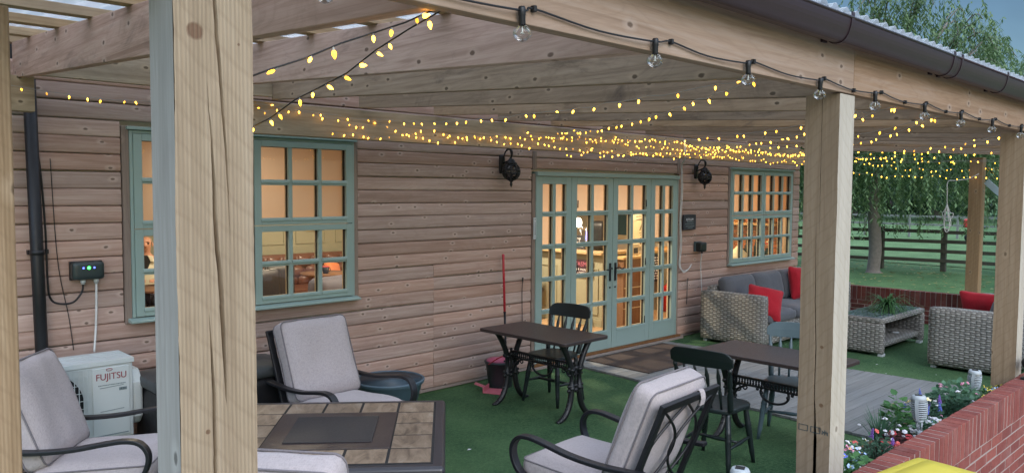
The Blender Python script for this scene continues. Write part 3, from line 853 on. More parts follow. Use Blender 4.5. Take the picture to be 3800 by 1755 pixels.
# grading stamp on the split post: small frames of dark ink
b = MB()
for y0_, y1_ in ((.105, .150), (.045, .092)):
    for q in ((y0_, y1_, .885, .8875), (y0_, y1_, .911, .9135), (y0_, y0_ + .003, .885, .9135), (y1_ - .003, y1_, .885, .9135)):
        b.box(-.0012, .0002, q[0], q[1], q[2], q[3])
for i in range(5):
    b.box(-.0012, .0002, .010 + i * .006, .0135 + i * .006, .884 + (i % 2) * .008, .900 + (i % 3) * .004)
o = b.build('stamp', M['letdark'], ver); o.location = (3.518 - VO[0], 1.535 - VO[1], 0)

# front beam in two lengths, wall plate, trimmer, end beams
for x0, x1 in ((.20, 3.648), (3.652, 9.86), (9.864, 12.9)):
    b = MB(); b.box(x0, x1, 1.530, 1.578, 2.45, 2.70); b.build('front_beam', M['beamX'], ver, VO, bevel=.003)
for x0, x1 in ((2.36, 6.9), (6.902, 12.72)):
    b = MB(); b.box(x0, x1, 5.70, 5.80, 2.425, 2.672); b.build('wall_plate', M['plateX'], ver, VO, bevel=.004)
b = MB(); b.box(.9, 1.30, 5.70, 5.80, 2.48, 2.70); b.build('wall_plate', M['plateX'], ver, VO, bevel=.004)
b = MB(); b.box(1.262, 2.866, 5.60, 5.65, 2.70, 2.91); b.build('trimmer', M['plateX'], ver, VO, bevel=.003)
def raft(x, wdt, y0, y1, h=.225, name='rafter', mat='rafterY'):
    b = MB(); b.prism([(y0, slope(y0)), (y1, slope(y1)), (y1, slope(y1) + h), (y0, slope(y0) + h)], x - wdt / 2, x + wdt / 2,
                      Matrix(((0, 0, 1, 0), (1, 0, 0, 0), (0, 1, 0, 0), (0, 0, 0, 1))))
    return b.build(name, M[mat], ver, VO, bevel=.003)
XR = [.36, 1.236, 2.124, 2.892] + [3.72 + .81 * i for i in range(12)]
rr = random.Random(2)
for x in XR:
    raft(x, .05, 1.582, {1.236: 5.84, 2.892: 5.62}.get(x, 5.80 - rr.uniform(0, .12)), mat='rafterY' if x < 2.2 else 'rafterB')
# battens and corrugated sheets
for yb in (1.60, 2.0, 2.54, 3.08, 3.64, 4.20, 4.77, 5.37, 5.85):
    z = slope(yb) + .225
    b = MB(); b.box(-.15, 13.0, yb, yb + .075, z + .002, z + .047); b.build('batten', M['batten'], ver, VO, bevel=.002)
nx = int(13.4 / (.076 / 8))
for k in range(8):
    xa = -.25 + k * 1.68; n = int(1.76 / .0095); vs = []; fs = []
    for i in range(n + 1):
        x = xa + i * .0095; h = .028 * (1 - math.cos(2 * math.pi * x / .105)) / 2 + (.002 if k % 2 else 0)
        for yy in (1.425, 1.75, 4.0, 6.10):
            vs.append((x, yy, slope(yy) + .225 + (.076 if yy < 1.5 else .058) + h))
    for i in range(n):
        for j in range(3): fs.append((4 * i + j, 4 * i + 4 + j, 4 * i + 5 + j, 4 * i + 1 + j))
    b = MB(); b.add(vs, fs, 0, True); b.build('roof_sheet', M['sheet'], ver, VO)
# half round gutter with brackets
def arc(y0, z0, r, a0, a1, n=18): return [(y0 + r * math.copysign(abs(math.cos(a0 + (a1 - a0) * i / n)) ** .8, math.cos(a0 + (a1 - a0) * i / n)), z0 + (r + .040) * math.sin(a0 + (a1 - a0) * i / n)) for i in range(n + 1)]
GY, GZ, GR = 1.462, 2.728, .058
gut = thing('gutter', 'dark brown half round gutter along the front edge of the clear roof', 'gutter', (6.5, GY, GZ))
GO = (6.5, GY, GZ)
YZX = Matrix(((0, 0, 1, 0), (1, 0, 0, 0), (0, 1, 0, 0), (0, 0, 0, 1)))
def halfpipe(x0, x1, r, t, lip=True, ex=.0):
    b = MB(); o_ = arc(GY, GZ, r, math.pi - ex, 2 * math.pi + ex); i_ = arc(GY, GZ, r - t, 2 * math.pi + ex, math.pi - ex)
    m = len(o_); vs = []; fs = []
    for x in (x0, x1): vs += [(x, a, c) for a, c in o_] + [(x, a, c) for a, c in i_]
    n = 2 * m
    for k in range(n): fs.append((k, (k + 1) % n, n + (k + 1) % n, n + k))
    for o in (0, n):
        for k in range(m - 1): fs.append((o + k, o + k + 1, o + n - 2 - k, o + n - 1 - k))
    b.add(vs, fs, 0, False)
    if lip:
        for yy in (GY - r, GY + r): b.tube([(x0, yy, GZ), (x1, yy, GZ)], .006, 8)
    return b
for x0, x1 in ((-.3, 4.67), (4.672, 13.0)):
    o = halfpipe(x0, x1, GR, .004).build('channel', M['gutter'], gut, GO)
for x in (.9, 2.234, 3.316, 4.608, 4.736, 5.608, 6.7, 7.8, 8.9, 10.0, 11.1, 12.2):
    b = halfpipe(x - .014, x + .014, GR + .0045, .004, False, .22)
    b.box(x - .014, x + .014, GY + GR - .016, 1.527, 2.655, 2.715); b.box(x - .02, x + .02, 1.518, 1.529, 2.64, 2.73)
    b.build('bracket', M['gutter'], gut, GO)

# ------------------------------------------------------------------ lights strung up
def bulb_mesh(mm):
    b = MB()
    b.turned((0, 0, 0), (0, 0, -.012), [(0, .0022), (.5, .0032), (1, .0045)], 6, 1)
    b.turned((0, 0, -.010), (0, 0, -.032), [(0, .0040), (.25, .0060), (.5, .0058), (.8, .0034), (1, .0012)], 8, 0)
    o = b.build('bulb', [mm, M['fairystem']]); COL.objects.unlink(o); me = o.data; bpy.data.objects.remove(o); return me
BULBS = [bulb_mesh(M[k]) for k in ('fairy', 'fairymid', 'fairydim')]
rb = random.Random(21)
def fairy(label, lines, step, wire='wire', size=1.0, sag=.05, jit=.5, wav=.008):
    o0 = Vector(lines[0][0])
    root = thing('fairy_light_string', label, 'string lights', o0, 0, 'warm white fairy lights strung under the veranda roof')
    b = MB(); spots = []
    for ln in lines:
        for p, q in zip(ln, ln[1:]):
            L = (Vector(q) - Vector(p)).length; n = max(6, int(L / .12))
            pts = sagline(p, q, sag * L / 3.0, n)
            pts = [v + Vector((0, rb.uniform(-wav, wav) * .7, rb.uniform(-wav, wav))) if 0 < i < n else v for i, v in enumerate(pts)]
            b.tube([v - o0 for v in pts], .0016 if wire == 'wire' else .0024, 5)
            k = max(1, int(L / step))
            for i in range(k):
                t = (i + .5 + rb.uniform(-.3, .3)) / k * n; j = min(int(t), n - 1)
                spots.append(pts[j].lerp(pts[j + 1], t - j) - o0)
    b.build('wire', M[wire], root)
    for s in spots[:100]:
        o = bpy.data.objects.new('bulb', BULBS[rb.choices((0, 1, 2), (62, 30, 8))[0]]); COL.objects.link(o); o.parent = root
        o.location = s + Vector((0, 0, -.001))
        o.rotation_euler = (rb.gauss(0, .55 * jit), rb.gauss(0, .55 * jit), 0)
        if rb.random() < .10: o.rotation_euler = (rb.uniform(1, 2.4), rb.uniform(-.8, .8), rb.uniform(0, 6))
        k = size * rb.uniform(.68, .95); o.scale = (k * rb.uniform(.9, 1.2), k * rb.uniform(.9, 1.2), k)
    return root
B_ = lambda x: (x, 1.60, 2.462)
P_ = lambda x, z=2.60: (x, 5.66, z)
fairy('dark wired fairy light string fanning out from the front beam beside the nearest split post', [[(.78, 1.72, 2.235), B_(1.27)], [B_(1.29), (1.19, 2.5, 2.20), (2.3, 5.62, 2.60)]], .078, 'wiredark', 1.0, .02, 1.1)
fairy('short fairy light string along the top of the boards above the air conditioner', [[(1.05, 5.62, 2.64), (1.62, 5.60, 2.585), (2.35, 5.62, 2.60)]], .10, 'wire', 1.0, .02)
fairy('fairy light string spread from the front beam to the plate above the first window', [[P_(2.55, 2.66), P_(4.1, 2.60), (2.92, 1.60, 2.462), P_(6.1, 2.62)]], .21, 'wire', 1.0, .04)
fairy('fairy light string zigzagging to the plate just above the french doors', [[P_(7.0), B_(4.40), P_(8.5)]], .21, 'wire', 1.0, .05)
fairy('fairy light string zigzagging to the plate beside the slate plaque', [[P_(8.6), B_(5.08), P_(10.2)]], .21, 'wire', 1.0, .06)
fairy('fairy light string zigzagging over the wicker seats', [[P_(10.3), B_(6.9), P_(11.6), (8.4, 1.62, 2.46)]], .21, 'wire', 1.0, .06)
fairy('fairy light string bunched along the top of the wall plate', [[P_(2.7, 2.63), P_(4.6, 2.52), P_(6.4, 2.60), P_(8.2, 2.54), P_(10.2, 2.60)]], .10, 'wire', 1.0, .03, wav=.034)
fairy('fairy light string looped low along the wall plate above the doors', [[P_(3.4, 2.47), P_(5.2, 2.50), P_(7.4, 2.46), P_(9.6, 2.52)]], .09, 'wire', 1.0, .03, wav=.034)
fairy('fairy light string crowded over the right hand wall lantern', [[P_(5.6, 2.58), P_(7.9, 2.63), P_(10.0, 2.56), P_(12.4, 2.60)]], .09, 'wire', 1.0, .03, wav=.034)
fairy('fairy light string hanging lowest along the plate towards the corner post', [[P_(6.2, 2.42), P_(9.0, 2.49), P_(12.5, 2.47)]], .11, 'wire', 1.0, .02, wav=.034)
fairy('fairy light string draped across the open end of the veranda', [[(12.76, 5.5, 2.50), (12.76, 3.6, 2.36), (12.76, 1.7, 2.44)], [(12.66, 5.5, 2.36), (12.66, 3.55, 2.25), (12.66, 1.8, 2.30)]], .10, 'wire', 1.0, .06, wav=.034)
fairy('fairy light string crossing high between the last rafters', [[(11.0, 5.5, 2.60), (11.6, 1.65, 2.47), (12.4, 5.3, 2.58)], [(9.6, 5.6, 2.5), (10.2, 1.65, 2.45)]], .26, 'wire', 1.0, .08)

# festoon of clear unlit globes along the front beam
fes = thing('festoon_light_string', 'black cable of clear unlit globe bulbs clipped along the front beam', 'string lights', (4, 1.5, 2.47))
FO = (4, 1.5, 2.47)
BX = [.30, .90, 1.49, 2.09, 2.67, 3.27, 3.85, 4.51, 5.11, 5.74, 6.42, 7.05, 7.7, 8.3, 8.9]
pts = []; clips = []
for i, x in enumerate(BX):
    z = 2.487 - .012 * min(i, 7) / 7
    pts.append((x, 1.513, z - .004))
    if i < len(BX) - 1:
        x2 = BX[i + 1]
        xc = x + .055 if i % 3 else x + .10
        clips.append((xc, z + .010)); pts.append((xc, 1.521, z + .010))
        if i > 4: clips.append((x + (x2 - x) * .62, z - .012)); pts.append((x + (x2 - x) * .35, 1.520, z - .004)); pts.append((x + (x2 - x) * .62, 1.521, z - .012))
        else: pts.append((x + (x2 - x) * .55, 1.520, z - .010))
b = MB(); b.tube(catmull(pts, 5), .0030, 6); b.build('cable', M['black'], fes, FO)
for x, z in clips:
    b = MB(); b.box(x - .006, x + .006, 1.513, 1.530, z - .009, z + .009); b.build('clip', M['spacer'], fes, FO, bevel=.003)
bb_s = MB(); bb_s.turned((0, 0, .006), (0, 0, -.050), [(0, .009), (.1, .0115), (.45, .0115), (.5, .0105), (.95, .0105), (1, .0095)], 14)
bb_g = MB(); bb_g.turned((0, 0, -.044), (0, 0, -.098), [(0, .009), (.06, .011), (.2, .0195), (.35, .0265), (.52, .029), (.7, .0265), (.85, .019), (.95, .010), (1, .001)], 20)
bb_f = MB(); bb_f.turned((0, 0, -.05), (0, 0, -.074), [(0, .0028), (.6, .0024), (1, .003)], 6); bb_f.tube([(-.008, 0, -.074), (0, 0, -.068), (.008, 0, -.074)], .0012, 5)
proto = None
for i, x in enumerate(BX):
    if i == 0:
        so_ = bb_s.build('bulb', M['black'], fes); gl_ = bb_g.build('globe', M['bulbglass'], so_); fi_ = bb_f.build('filament', M['fairystem'], so_)
        cur = so_
    else:
        cur = so_.copy(); COL.objects.link(cur); cur.parent = fes
        for ch in (gl_, fi_): c_ = ch.copy(); COL.objects.link(c_); c_.parent = cur
    cur.location = (x - FO[0], 1.512 - FO[1], 2.490 - .012 * min(i, 7) / 7 - FO[2] - .002); cur.scale = (.90, .90, .90)
    cur.rotation_euler = (rb.uniform(-.06, .06), rb.uniform(-.06, .06), 0)
# the same globes along the end rafter by the left edge
fe2 = thing('festoon_light_string', 'short run of clear globe bulbs on the end rafter at the left edge', 'string lights', (.30, 2.2, 2.47))
b = MB(); b.tube(catmull([(.325 - .30, 1.62 - 2.2, .0), (.325 - .30, 1.9 - 2.2, -.02), (.325 - .3, 2.3 - 2.2, .005)], 6), .004, 6); b.build('cable', M['black'], fe2)
for y in (1.75, 2.02):
    cur = so_.copy(); COL.objects.link(cur); cur.parent = fe2; cur.location = (.345 - .30, y - 2.2, .0)
    for ch in (gl_, fi_): c_ = ch.copy(); COL.objects.link(c_); c_.parent = cur
# ------------------------------------------------------------------ lounge armchairs
def lounge(label, loc, rz, seed, group='cushioned metal armchairs round the fire table'):
    t = thing('lounge_chair', label, 'armchair', loc, rz, group)
    b = MB()      # seat frame
    for s in (-1, 1): b.bar((s * .285, -.30, .345), (s * .285, .30, .365), .022, .035, (1, 0, 0))
    for y, z in ((-.29, .345), (.29, .365)): b.bar((-.285, y, z), (.285, y, z), .035, .022, (0, 0, 1))
    b.build('seat_frame', M['bronze'], t, bevel=.004)
    for s in (-1, 1):
        b = MB(); b.ribbon(catmull([(s * .30, .30, .40), (s * .305, .335, .22), (s * .31, .36, .0)], 5), .042, .020, (1, 0, 0)); b.build('leg', M['bronze'], t, bevel=.003)
        b = MB(); b.ribbon(catmull([(s * .295, -.30, .40), (s * .30, -.36, .20), (s * .31, -.46, .0)], 5), .042, .020, (1, 0, 0)); b.build('leg', M['bronze'], t, bevel=.003)
        b = MB()   # arm: from the back stile forward, dipping, then hooking down to the seat
        b.ribbon(catmull([(s * .325, -.47, .600), (s * .325, -.36, .592), (s * .33, -.20, .588), (s * .335, -.02, .600), (s * .335, .15, .628), (s * .335, .25, .640), (s * .335, .325, .628),
                          (s * .335, .368, .580), (s * .335, .372, .520), (s * .332, .345, .455), (s * .325, .30, .405)], 6), .050, .022, (1, 0, 0))
        b.build('arm', M['bronze'], t, bevel=.004)
    b = MB()      # back frame: stiles, rails and crossed lens-shaped bars
    B0, B1 = Vector((0, -.31, .34)), Vector((0, -.545, .935)); ax = (B1 - B0)
    def bp(x, v, d=0.0): p = B0 + ax * v; return Vector((x, p.y - d, p.z - d * .3))
    for s in (-1, 1): b.bar(bp(s * .275, 0), bp(s * .275, 1.02), .045, .024, (1, 0, 0))
    b.bar(bp(-.30, 1), bp(.30, 1), .045, .024, ax)
    b.bar(bp(-.27, .12), bp(.27, .12), .035, .02, ax)
    for s in (-1, 1):
        for x0, x1 in ((.262, -.02), (-.02, .262)):
            for sgn in (1,):
                b.tube([bp(s * (x0 + (x1 - x0) * math.sin(math.pi * v * .96) * .97), .98 - .86 * v, .004 if x0 > x1 else -.004) for v in [i / 16 for i in range(17)]], .0085, 7)
    b.build('back_frame', M['bronze'], t, bevel=.003)
    # cushions
    Ms = Matrix.Translation((0, .045, .425)) @ Matrix.Rotation(R(3), 4, 'X')
    b = MB(); b.rbox((0, 0, 0), (.575, .64, .125), .048, 13, .022, Ms, noise_amp=.0042, seed=seed); c1 = b.build('seat_cushion', M['cushion'], t)
    b = MB()
    def outline(w, h, z, M_, r=.045, inset=.004):
        pts = []
        for cx, cy, a0 in ((w / 2 - r, h / 2 - r, 0), (-w / 2 + r, h / 2 - r, 90), (-w / 2 + r, -h / 2 + r, 180), (w / 2 - r, -h / 2 + r, 270)):
            for k in range(6):
                a = R(a0 + 90 * k / 5); pts.append(M_ @ Vector((cx + (r - inset) * math.cos(a), cy + (r - inset) * math.sin(a), z)))
        return pts
    for z in (.043, -.043): b.tube(outline(.572, .637, z, Ms), .0052, 6, 0, True)
    b.build('piping', M['piping'], c1)
    ang = math.atan2(B0.y - B1.y, B1.z - B0.z)
    Mb = Matrix.Translation((0, -.335, .745)) @ Matrix.Rotation(ang, 4, 'X') @ Matrix.Rotation(R(90), 4, 'X')
    b = MB(); b.rbox((0, 0, 0), (.575, .60, .145), .052, 13, .026, Mb, noise_amp=.0060, seed=seed + 3); c2 = b.build('back_cushion', M['cushion'], t)
    b = MB()
    for z in (.052, -.052): b.tube(outline(.572, .597, z, Mb, .05), .0052, 6, 0, True)
    b.build('piping', M['piping'], c2)
    b = MB(); b.ribbon(catmull([bp(.10, .93, -.05), bp(.10, 1.045, -.01), bp(.10, 1.0, .022), bp(.10, .93, .03)], 4), .045, .004, (1, 0, 0)); b.build('tie', M['cushion'], c2)
    return t
lounge('oatmeal cushioned armchair seen from behind, black crossed bars showing on its back', (3.40, 2.78, 0), R(5), 1)
lounge('oatmeal cushioned armchair with its back to the wall, beside the blue tub', (3.02, 4.86, 0), R(184), 2)
lounge('oatmeal cushioned armchair placed right in front of the white air conditioning unit', (1.40, 4.86, 0), R(-128), 4)
lounge('oatmeal cushioned armchair low behind the nearest split post, only its cushion top visible', (1.655, 2.91, 0), R(-52), 6)

# ------------------------------------------------------------------ tiled fire table
ft = thing('fire_table', 'low square patio fire table with slate tile border and dark steel lid', 'table', (2.295, 3.815, 0), R(50.8))
h = .628; TZ = .65
b = MB(); b.box(-h, h, -h, h, TZ - .06, TZ); b.build('rim', plain('satin_bronze_rim', (.035, .034, .040), .30, var=.04, rv=.04), ft, bevel=.024, seg=5)
b = MB(); b.box(-h + .06, h - .06, -h + .06, h - .06, TZ - .004, TZ + .002); b.build('grout_bed', M['spacer'], ft)
tiles = MB(); n = 5; w_ = (2 * (h - .066)) / n
for i in range(n):
    for j in range(n):
        if 0 < i < n - 1 and 0 < j < n - 1: continue
        x = -h + .066 + i * w_; y = -h + .066 + j * w_
        tiles.box(x + .0075, x + w_ - .0075, y + .0075, y + w_ - .0075, TZ + .0022, TZ + .0042)
def tilemat():
    m, nt, bs = newmat('slate_effect_tile')
    v = coords(nt, island=True, rnd=False, scale=(2.2, 6, 6)); g = nt.nodes.new('ShaderNodeNewGeometry')
    n1 = noise(nt, v, 2.4, 7, .68, .8); n2 = noise(nt, v, 14, 4)
    c = ramp(nt, n1, [(.30, (.085, .06, .042)), (.46, (.20, .142, .095)), (.60, (.29, .215, .15)), (.74, (.36, .30, .24))])
    hs = nt.nodes.new('ShaderNodeHueSaturation'); nt.links.new(math_n(nt, 'ADD', math_n(nt, 'MULTIPLY', g.outputs['Random Per Island'], .35), .78), hs.inputs['Value'])
    nt.links.new(c, hs.inputs['Color']); nt.links.new(hs.outputs[0], bs.inputs['Base Color'])
    bs.inputs['Roughness'].default_value = .42
    bump(nt, bs, math_n(nt, 'ADD', n1, math_n(nt, 'MULTIPLY', n2, .3)), .3, .006); return m
tiles.build('tile_border', tilemat(), ft, bevel=.0015)
k = h - .066 - w_
b = MB(); b.box(-k, k, -k, k, TZ + .002, TZ + .007); b.build('burner_surround', M['tabletop'], ft, bevel=.002)
b = MB(); b.box(-k * .70, k * .70, -k * .70, k * .70, TZ + .0075, TZ + .013); b.build('lid', plain('dark_steel_lid', (.026, .023, .024), .62, var=.15, nscale=30), ft, bevel=.003)
b = MB()
for s in (-1, 1):
    b.box(-h + .12, h - .12, s * (h - .14) - .01, s * (h - .14) + .01, .06, .59); b.box(s * (h - .14) - .01, s * (h - .14) + .01, -h + .15, h - .15, .06, .59)
b.build('skirt', M['bronze'], ft)
for sx in (-1, 1):
    for sy in (-1, 1):
        b = MB(); b.box(sx * (h - .13) - .03, sx * (h - .13) + .03, sy * (h - .13) - .03, sy * (h - .13) + .03, 0, .595); b.build('leg', M['bronze'], ft, bevel=.006)

# ------------------------------------------------------------------ cast iron tables
def iron_table(label, loc, rz, L=1.07, W=.60):
    t = thing('bistro_table', label, 'table', loc, rz, 'cast iron pub tables with dark brown tops')
    r = .035; poly = []
    for cx, cy, a0 in ((W / 2 - r, L / 2 - r, 0), (-W / 2 + r, L / 2 - r, 90), (-W / 2 + r, -L / 2 + r, 180), (W / 2 - r, -L / 2 + r, 270)):
        for k in range(6): poly.append((cx + r * math.cos(R(a0 + 18 * k)), cy + r * math.sin(R(a0 + 18 * k))))
    b = MB(); b.prism(poly, .692, .722); b.build('table_top', M['tabletop'], t, bevel=.006, seg=3)
    for s in (-1, 1):
        y = s * .40
        b = MB()
        for sx in (-1, 1):
            # upper horn, straight double column, lower cabriole foot
            b.tube(catmull([(sx * .19, y, .69), (sx * .165, y, .655), (sx * .115, y, .58), (sx * .075, y, .50), (sx * .058, y, .44)], 5), [.029] * 4 + [.026] * 17, 8)
            b.turned((sx * .052, y, .46), (sx * .050, y, .26), [(0, .023), (.06, .033), (.12, .033), (.16, .023), (.5, .019), (.82, .022), (.86, .032), (.94, .032), (1, .024)], 10)
            b.tube(catmull([(sx * .050, y, .28), (sx * .06, y, .20), (sx * .085, y, .12), (sx * .13, y, .055), (sx * .185, y, .020), (sx * .215, y, .012)], 5), [.026] * 18 + [.023] * 4 + [.019] * 4, 8)
            b.sphere((sx * .215, y, .014), .019, 8, 6, sc=(1.5, 1.1, .7))
            for zz in (.19, .15, .11): b.sphere((sx * (.062 + (.19 - zz) * .5) + sx * .018, y, zz), .011, 6, 4)
            for zz in (.57, .62): b.sphere((sx * (.105 + (zz - .57) * .9) - sx * .02, y, zz), .012, 6, 4)
        for zz, rr_ in ((.455, .027), (.40, .015), (.30, .022), (.262, .026)):
            b.tube([(-.085, y, zz), (.085, y, zz)], rr_ * .55, 8); b.sphere((0, y, zz), rr_, 8, 6); 
            for sx in (-1, 1): b.sphere((sx * .088, y, zz), rr_ * .7, 8, 6)
        b.turned((0, y, .46), (0, y, .26), [(0, .012), (.2, .016), (.5, .010), (.8, .017), (1, .012)], 8)
        b.turned((0, y, .46), (0, y, .52), [(0, .016), (.4, .012), (.7, .015), (1, .002)], 8)
        b.tube([(-.19, y, .684), (.19, y, .684)], .012, 8)
        b.build('end_support', M['iron'], t)
    b = MB()      # stretcher with a pierced gallery, scroll brackets and centre swag
    b.bar((0, -.38, .488), (0, .38, .488), .028, .016, (1, 0, 0)); b.bar((0, -.38, .432), (0, .38, .432), .028, .014, (1, 0, 0))
    for i in range(30):
        y = -.365 + i * .73 / 29
        b.turned((0, y, .438), (0, y, .482), [(0, .006), (.3, .0095), (.5, .005), (.7, .0095), (1, .006)], 6)
    for s in (-1, 1):
        b.tube(catmull([(0, s * .38, .27), (0, s * .36, .33), (0, s * .32, .39), (0, s * .25, .425)], 5), .010, 6)
        b.tube([(0, s * (.325 + .026 * math.cos(a)), .395 + .026 * math.sin(a)) for a in [i * .55 for i in range(12)]], .007, 6)
        b.tube([(0, s * (.262 + .018 * math.cos(a)), .408 + .018 * math.sin(a)) for a in [i * .6 for i in range(11)]], .006, 6)
        b.tube(catmull([(0, s * .115, .428), (0, s * .12, .385), (0, s * .09, .345), (0, s * .04, .325), (0, 0, .320)], 5), .010, 6)
        b.sphere((0, s * .115, .39), .016, 8, 5); b.sphere((0, s * .15, .415), .014, 8, 5)
    b.build('stretcher', M['iron'], t)
    return t
iron_table('brown topped cast iron table standing by the cabin wall beside the french doors', (5.13, 4.91, 0), R(1))
iron_table('brown topped cast iron table across the deck edge, partly behind the cracked post', (5.79, 2.98, 0.0), R(-1), 1.10, .60)

# ------------------------------------------------------------------ farmhouse chairs
def farm_chair(label, loc, rz, mat, group='spindle backed pub chairs'):
    t = thing('spindle_chair', label, 'chair', loc, rz, group)
    pts = []
    for k in range(28):
        a = 2 * math.pi * k / 28; c, s = math.cos(a), math.sin(a)
        x = .215 * math.copysign(abs(c) ** .55, c) * (1 if s > 0 else .93); y = .205 * math.copysign(abs(s) ** .6, s)
        pts.append((x, y))
    b = MB(); b.prism(pts, .428, .462); b.build('seat', mat, t, bevel=.010, seg=3)
    leg = [(0, .016), (.06, .019), (.30, .022), (.33, .026), (.355, .021), (.38, .026), (.405, .021), (.43, .025), (.46, .022), (.75, .018), (.80, .020), (.83, .017), (1, .013)]
    for sx in (-1, 1):
        for y0, y1 in ((.145, .20), (-.14, -.215)):
            b = MB(); b.turned((sx * .155, y0, .432), (sx * .205, y1, 0), leg, 12); b.build('leg', mat, t)
    b = MB()
    for sx in (-1, 1): b.turned((sx * .183, .176, .20), (sx * .183, -.184, .185), [(0, .009), (.2, .011), (.5, .016), (.8, .011), (1, .009)], 10)
    b.turned((-.183, 0, .192), (.183, 0, .192), [(0, .009), (.25, .012), (.5, .016), (.75, .012), (1, .009)], 10)
    b.build('stretcher', mat, t)
    # curved comb rail with rounded shaped ends
    def railp(x, v): return Vector((x, -.245 - .030 * (1 - (x / .24) ** 2) - v * .03, .765 + v * .125))
    vs = []; fs = []; n = 22
    for i in range(n + 1):
        u = -1 + 2 * i / n; x = u * .242
        top = .98 - .30 * max(0, (abs(u) - .72) / .28) ** 2.2 + .10 * (1 - u * u); bot = .06 + .14 * max(0, (abs(u) - .8) / .2) ** 2 
        for v, d in ((bot, -.011), (bot, .011), ((top + bot) / 2, .013), (top, .009), (top, -.009), ((top + bot) / 2, -.013)):
            p = railp(x, v); vs.append((p.x, p.y + d, p.z))
    for i in range(n):
        for k in range(6): fs.append((6 * i + k, 6 * i + (k + 1) % 6, 6 * i + 6 + (k + 1) % 6, 6 * i + 6 + k))
    fs += [tuple(range(5, -1, -1)), tuple(6 * n + k for k in range(6))]
    b = MB(); b.add(vs, fs, 0, False); b.build('top_rail', mat, t, bevel=.004)
    for x in (-.118, -.04, .04, .118):
        b = MB(); p = railp(x * 1.12, .10); b.turned((x, -.165, .455), p, [(0, .009), (.25, .010), (.42, .013), (.47, .009), (.50, .013), (.53, .009), (.62, .013), (.78, .016), (.9, .009), (1, .009)], 9); b.build('spindle', mat, t)
    for sx in (-1, 1):
        b = MB(); p = railp(sx * .215, .10); b.turned((sx * .180, -.150, .455), p, [(0, .020), (.05, .022), (.40, .022), (.46, .015), (.50, .021), (.54, .014), (.62, .019), (.80, .017), (.88, .012), (.92, .016), (1, .012)], 10); b.build('back_post', mat, t)
    return t
farm_chair('dark green spindle back chair tucked under the table by the french doors', (5.44, 5.06, 0), R(96), M['greenchair'])
farm_chair('dark green spindle back chair seen from behind, between the armchair and the cracked post', (5.05, 3.05, 0), R(-85), M['greenchair'])
farm_chair('spindle back chair coloured with a blue grey sky sheen, half hidden behind the cracked post', (6.05, 2.98, 0), R(107), M['bluegrey'])

# ------------------------------------------------------------------ wicker sets
def slab(b, x0, x1, y0, y1, z0, z1, r=.03):
    b.rbox(((x0 + x1) / 2, (y0 + y1) / 2, (z0 + z1) / 2), (x1 - x0, y1 - y0, z1 - z0), r, 7, 0)
sof = thing('wicker_sofa', 'long grey wicker sofa with charcoal cushions standing along the cabin wall', 'sofa', (10.45, 5.35, 0), 0, 'grey wicker lounge set')
def sofa_body(t, x0, x1, y0, y1, arm_h, back_h, back_side, o):
    for xa in (x0, x1 - .16):
        b = MB(); slab(b, xa, xa + .16, y0, y1, .035, arm_h); b.build('arm', M['wicker'], t, o)
    yb = (y1 - .14, y1) if back_side > 0 else (y0, y0 + .14)
    b = MB(); slab(b, x0 + .15, x1 - .15, yb[0], yb[1], .035, back_h); b.build('backrest', M['wicker'], t, o)
    b = MB(); slab(b, x0 + .15, x1 - .15, y0 + .02, y1 - .02, .035, .30); b.build('base', M['wicker'], t, o)
    for x in (x0 + .05, x1 - .09):
        for y in (y0 + .03, y1 - .09):
            b = MB(); b.box(x, x + .09, y, y + .06, 0, .036); b.build('foot', M['white'], t, o, bevel=.004)
so_o = (10.45, 5.35, 0)
sofa_body(sof, 9.12, 11.78, 4.88, 5.80, .685, .74, 1, so_o)
for i in range(3):
    x = 9.29 + i * .775
    b = MB(); b.rbox((x + .385, 5.24, .375), (.765, .74, .15), .06, 9, .02, noise_amp=.003, seed=i); b.build('seat_cushion', M['greycush'], sof, so_o)
    Mx = Matrix.Translation((x + .385, 5.545, .645)) @ Matrix.Rotation(R(-14), 4, 'X')
    b = MB(); b.rbox((0, 0, 0), (.76, .17, .45), .075, 9, .03, Mx, noise_amp=.006, seed=i + 5); b.build('back_cushion', M['greycush'], sof, so_o)
sr = thing('wicker_sofa', 'grey wicker sofa backing on to the front posts, end panel to the patio', 'sofa', (10.6, 2.7, 0), 0, 'grey wicker lounge set')
sr_o = (10.6, 2.7, 0)
sofa_body(sr, 9.66, 11.62, 2.26, 3.12, .705, .74, -1, sr_o)
for i in range(2):
    x = 9.83 + i * .815
    b = MB(); b.rbox((x + .40, 2.75, .375), (.80, .72, .15), .06, 9, .02, noise_amp=.003, seed=i + 9); b.build('seat_cushion', M['greycush'], sr, sr_o)
    Mx = Matrix.Translation((x + .40, 2.47, .64)) @ Matrix.Rotation(R(14), 4, 'X')
    b = MB(); b.rbox((0, 0, 0), (.78, .16, .40), .07, 9, .03, Mx, noise_amp=.006, seed=i + 15); b.build('back_cushion', M['greycush'], sr, sr_o)
def pillow(label, loc, rot, s=.44, seed=0):
    b = MB(); b.rbox((0, 0, 0), (s, .10, s), .045, 12, .055, noise_amp=.007, seed=seed)
    # pull the four corners out into points
    vs = []
    for x, y, z in b.v:
        k = (abs(x) / (s / 2)) * (abs(z) / (s / 2)); f = 1 + .10 * k ** 4; vs.append((x * f, y * (1 - .75 * min(1, k ** 3)), z * f))
    b.v = vs
    o = b.build('scatter_cushion', M['redcush']); o.location = loc; o.rotation_euler = rot
    return tag(o, label, 'cushion', 'bright red scatter cushions')
pillow('red scatter cushion slumped over the near arm of the long sofa', (9.42, 5.02, .565), (R(-32), R(12), R(-52)), .44, 1)
pillow('red scatter cushion standing upright at the far end of the long sofa', (11.10, 5.32, .665), (R(-14), R(4), R(-18)), .47, 2)
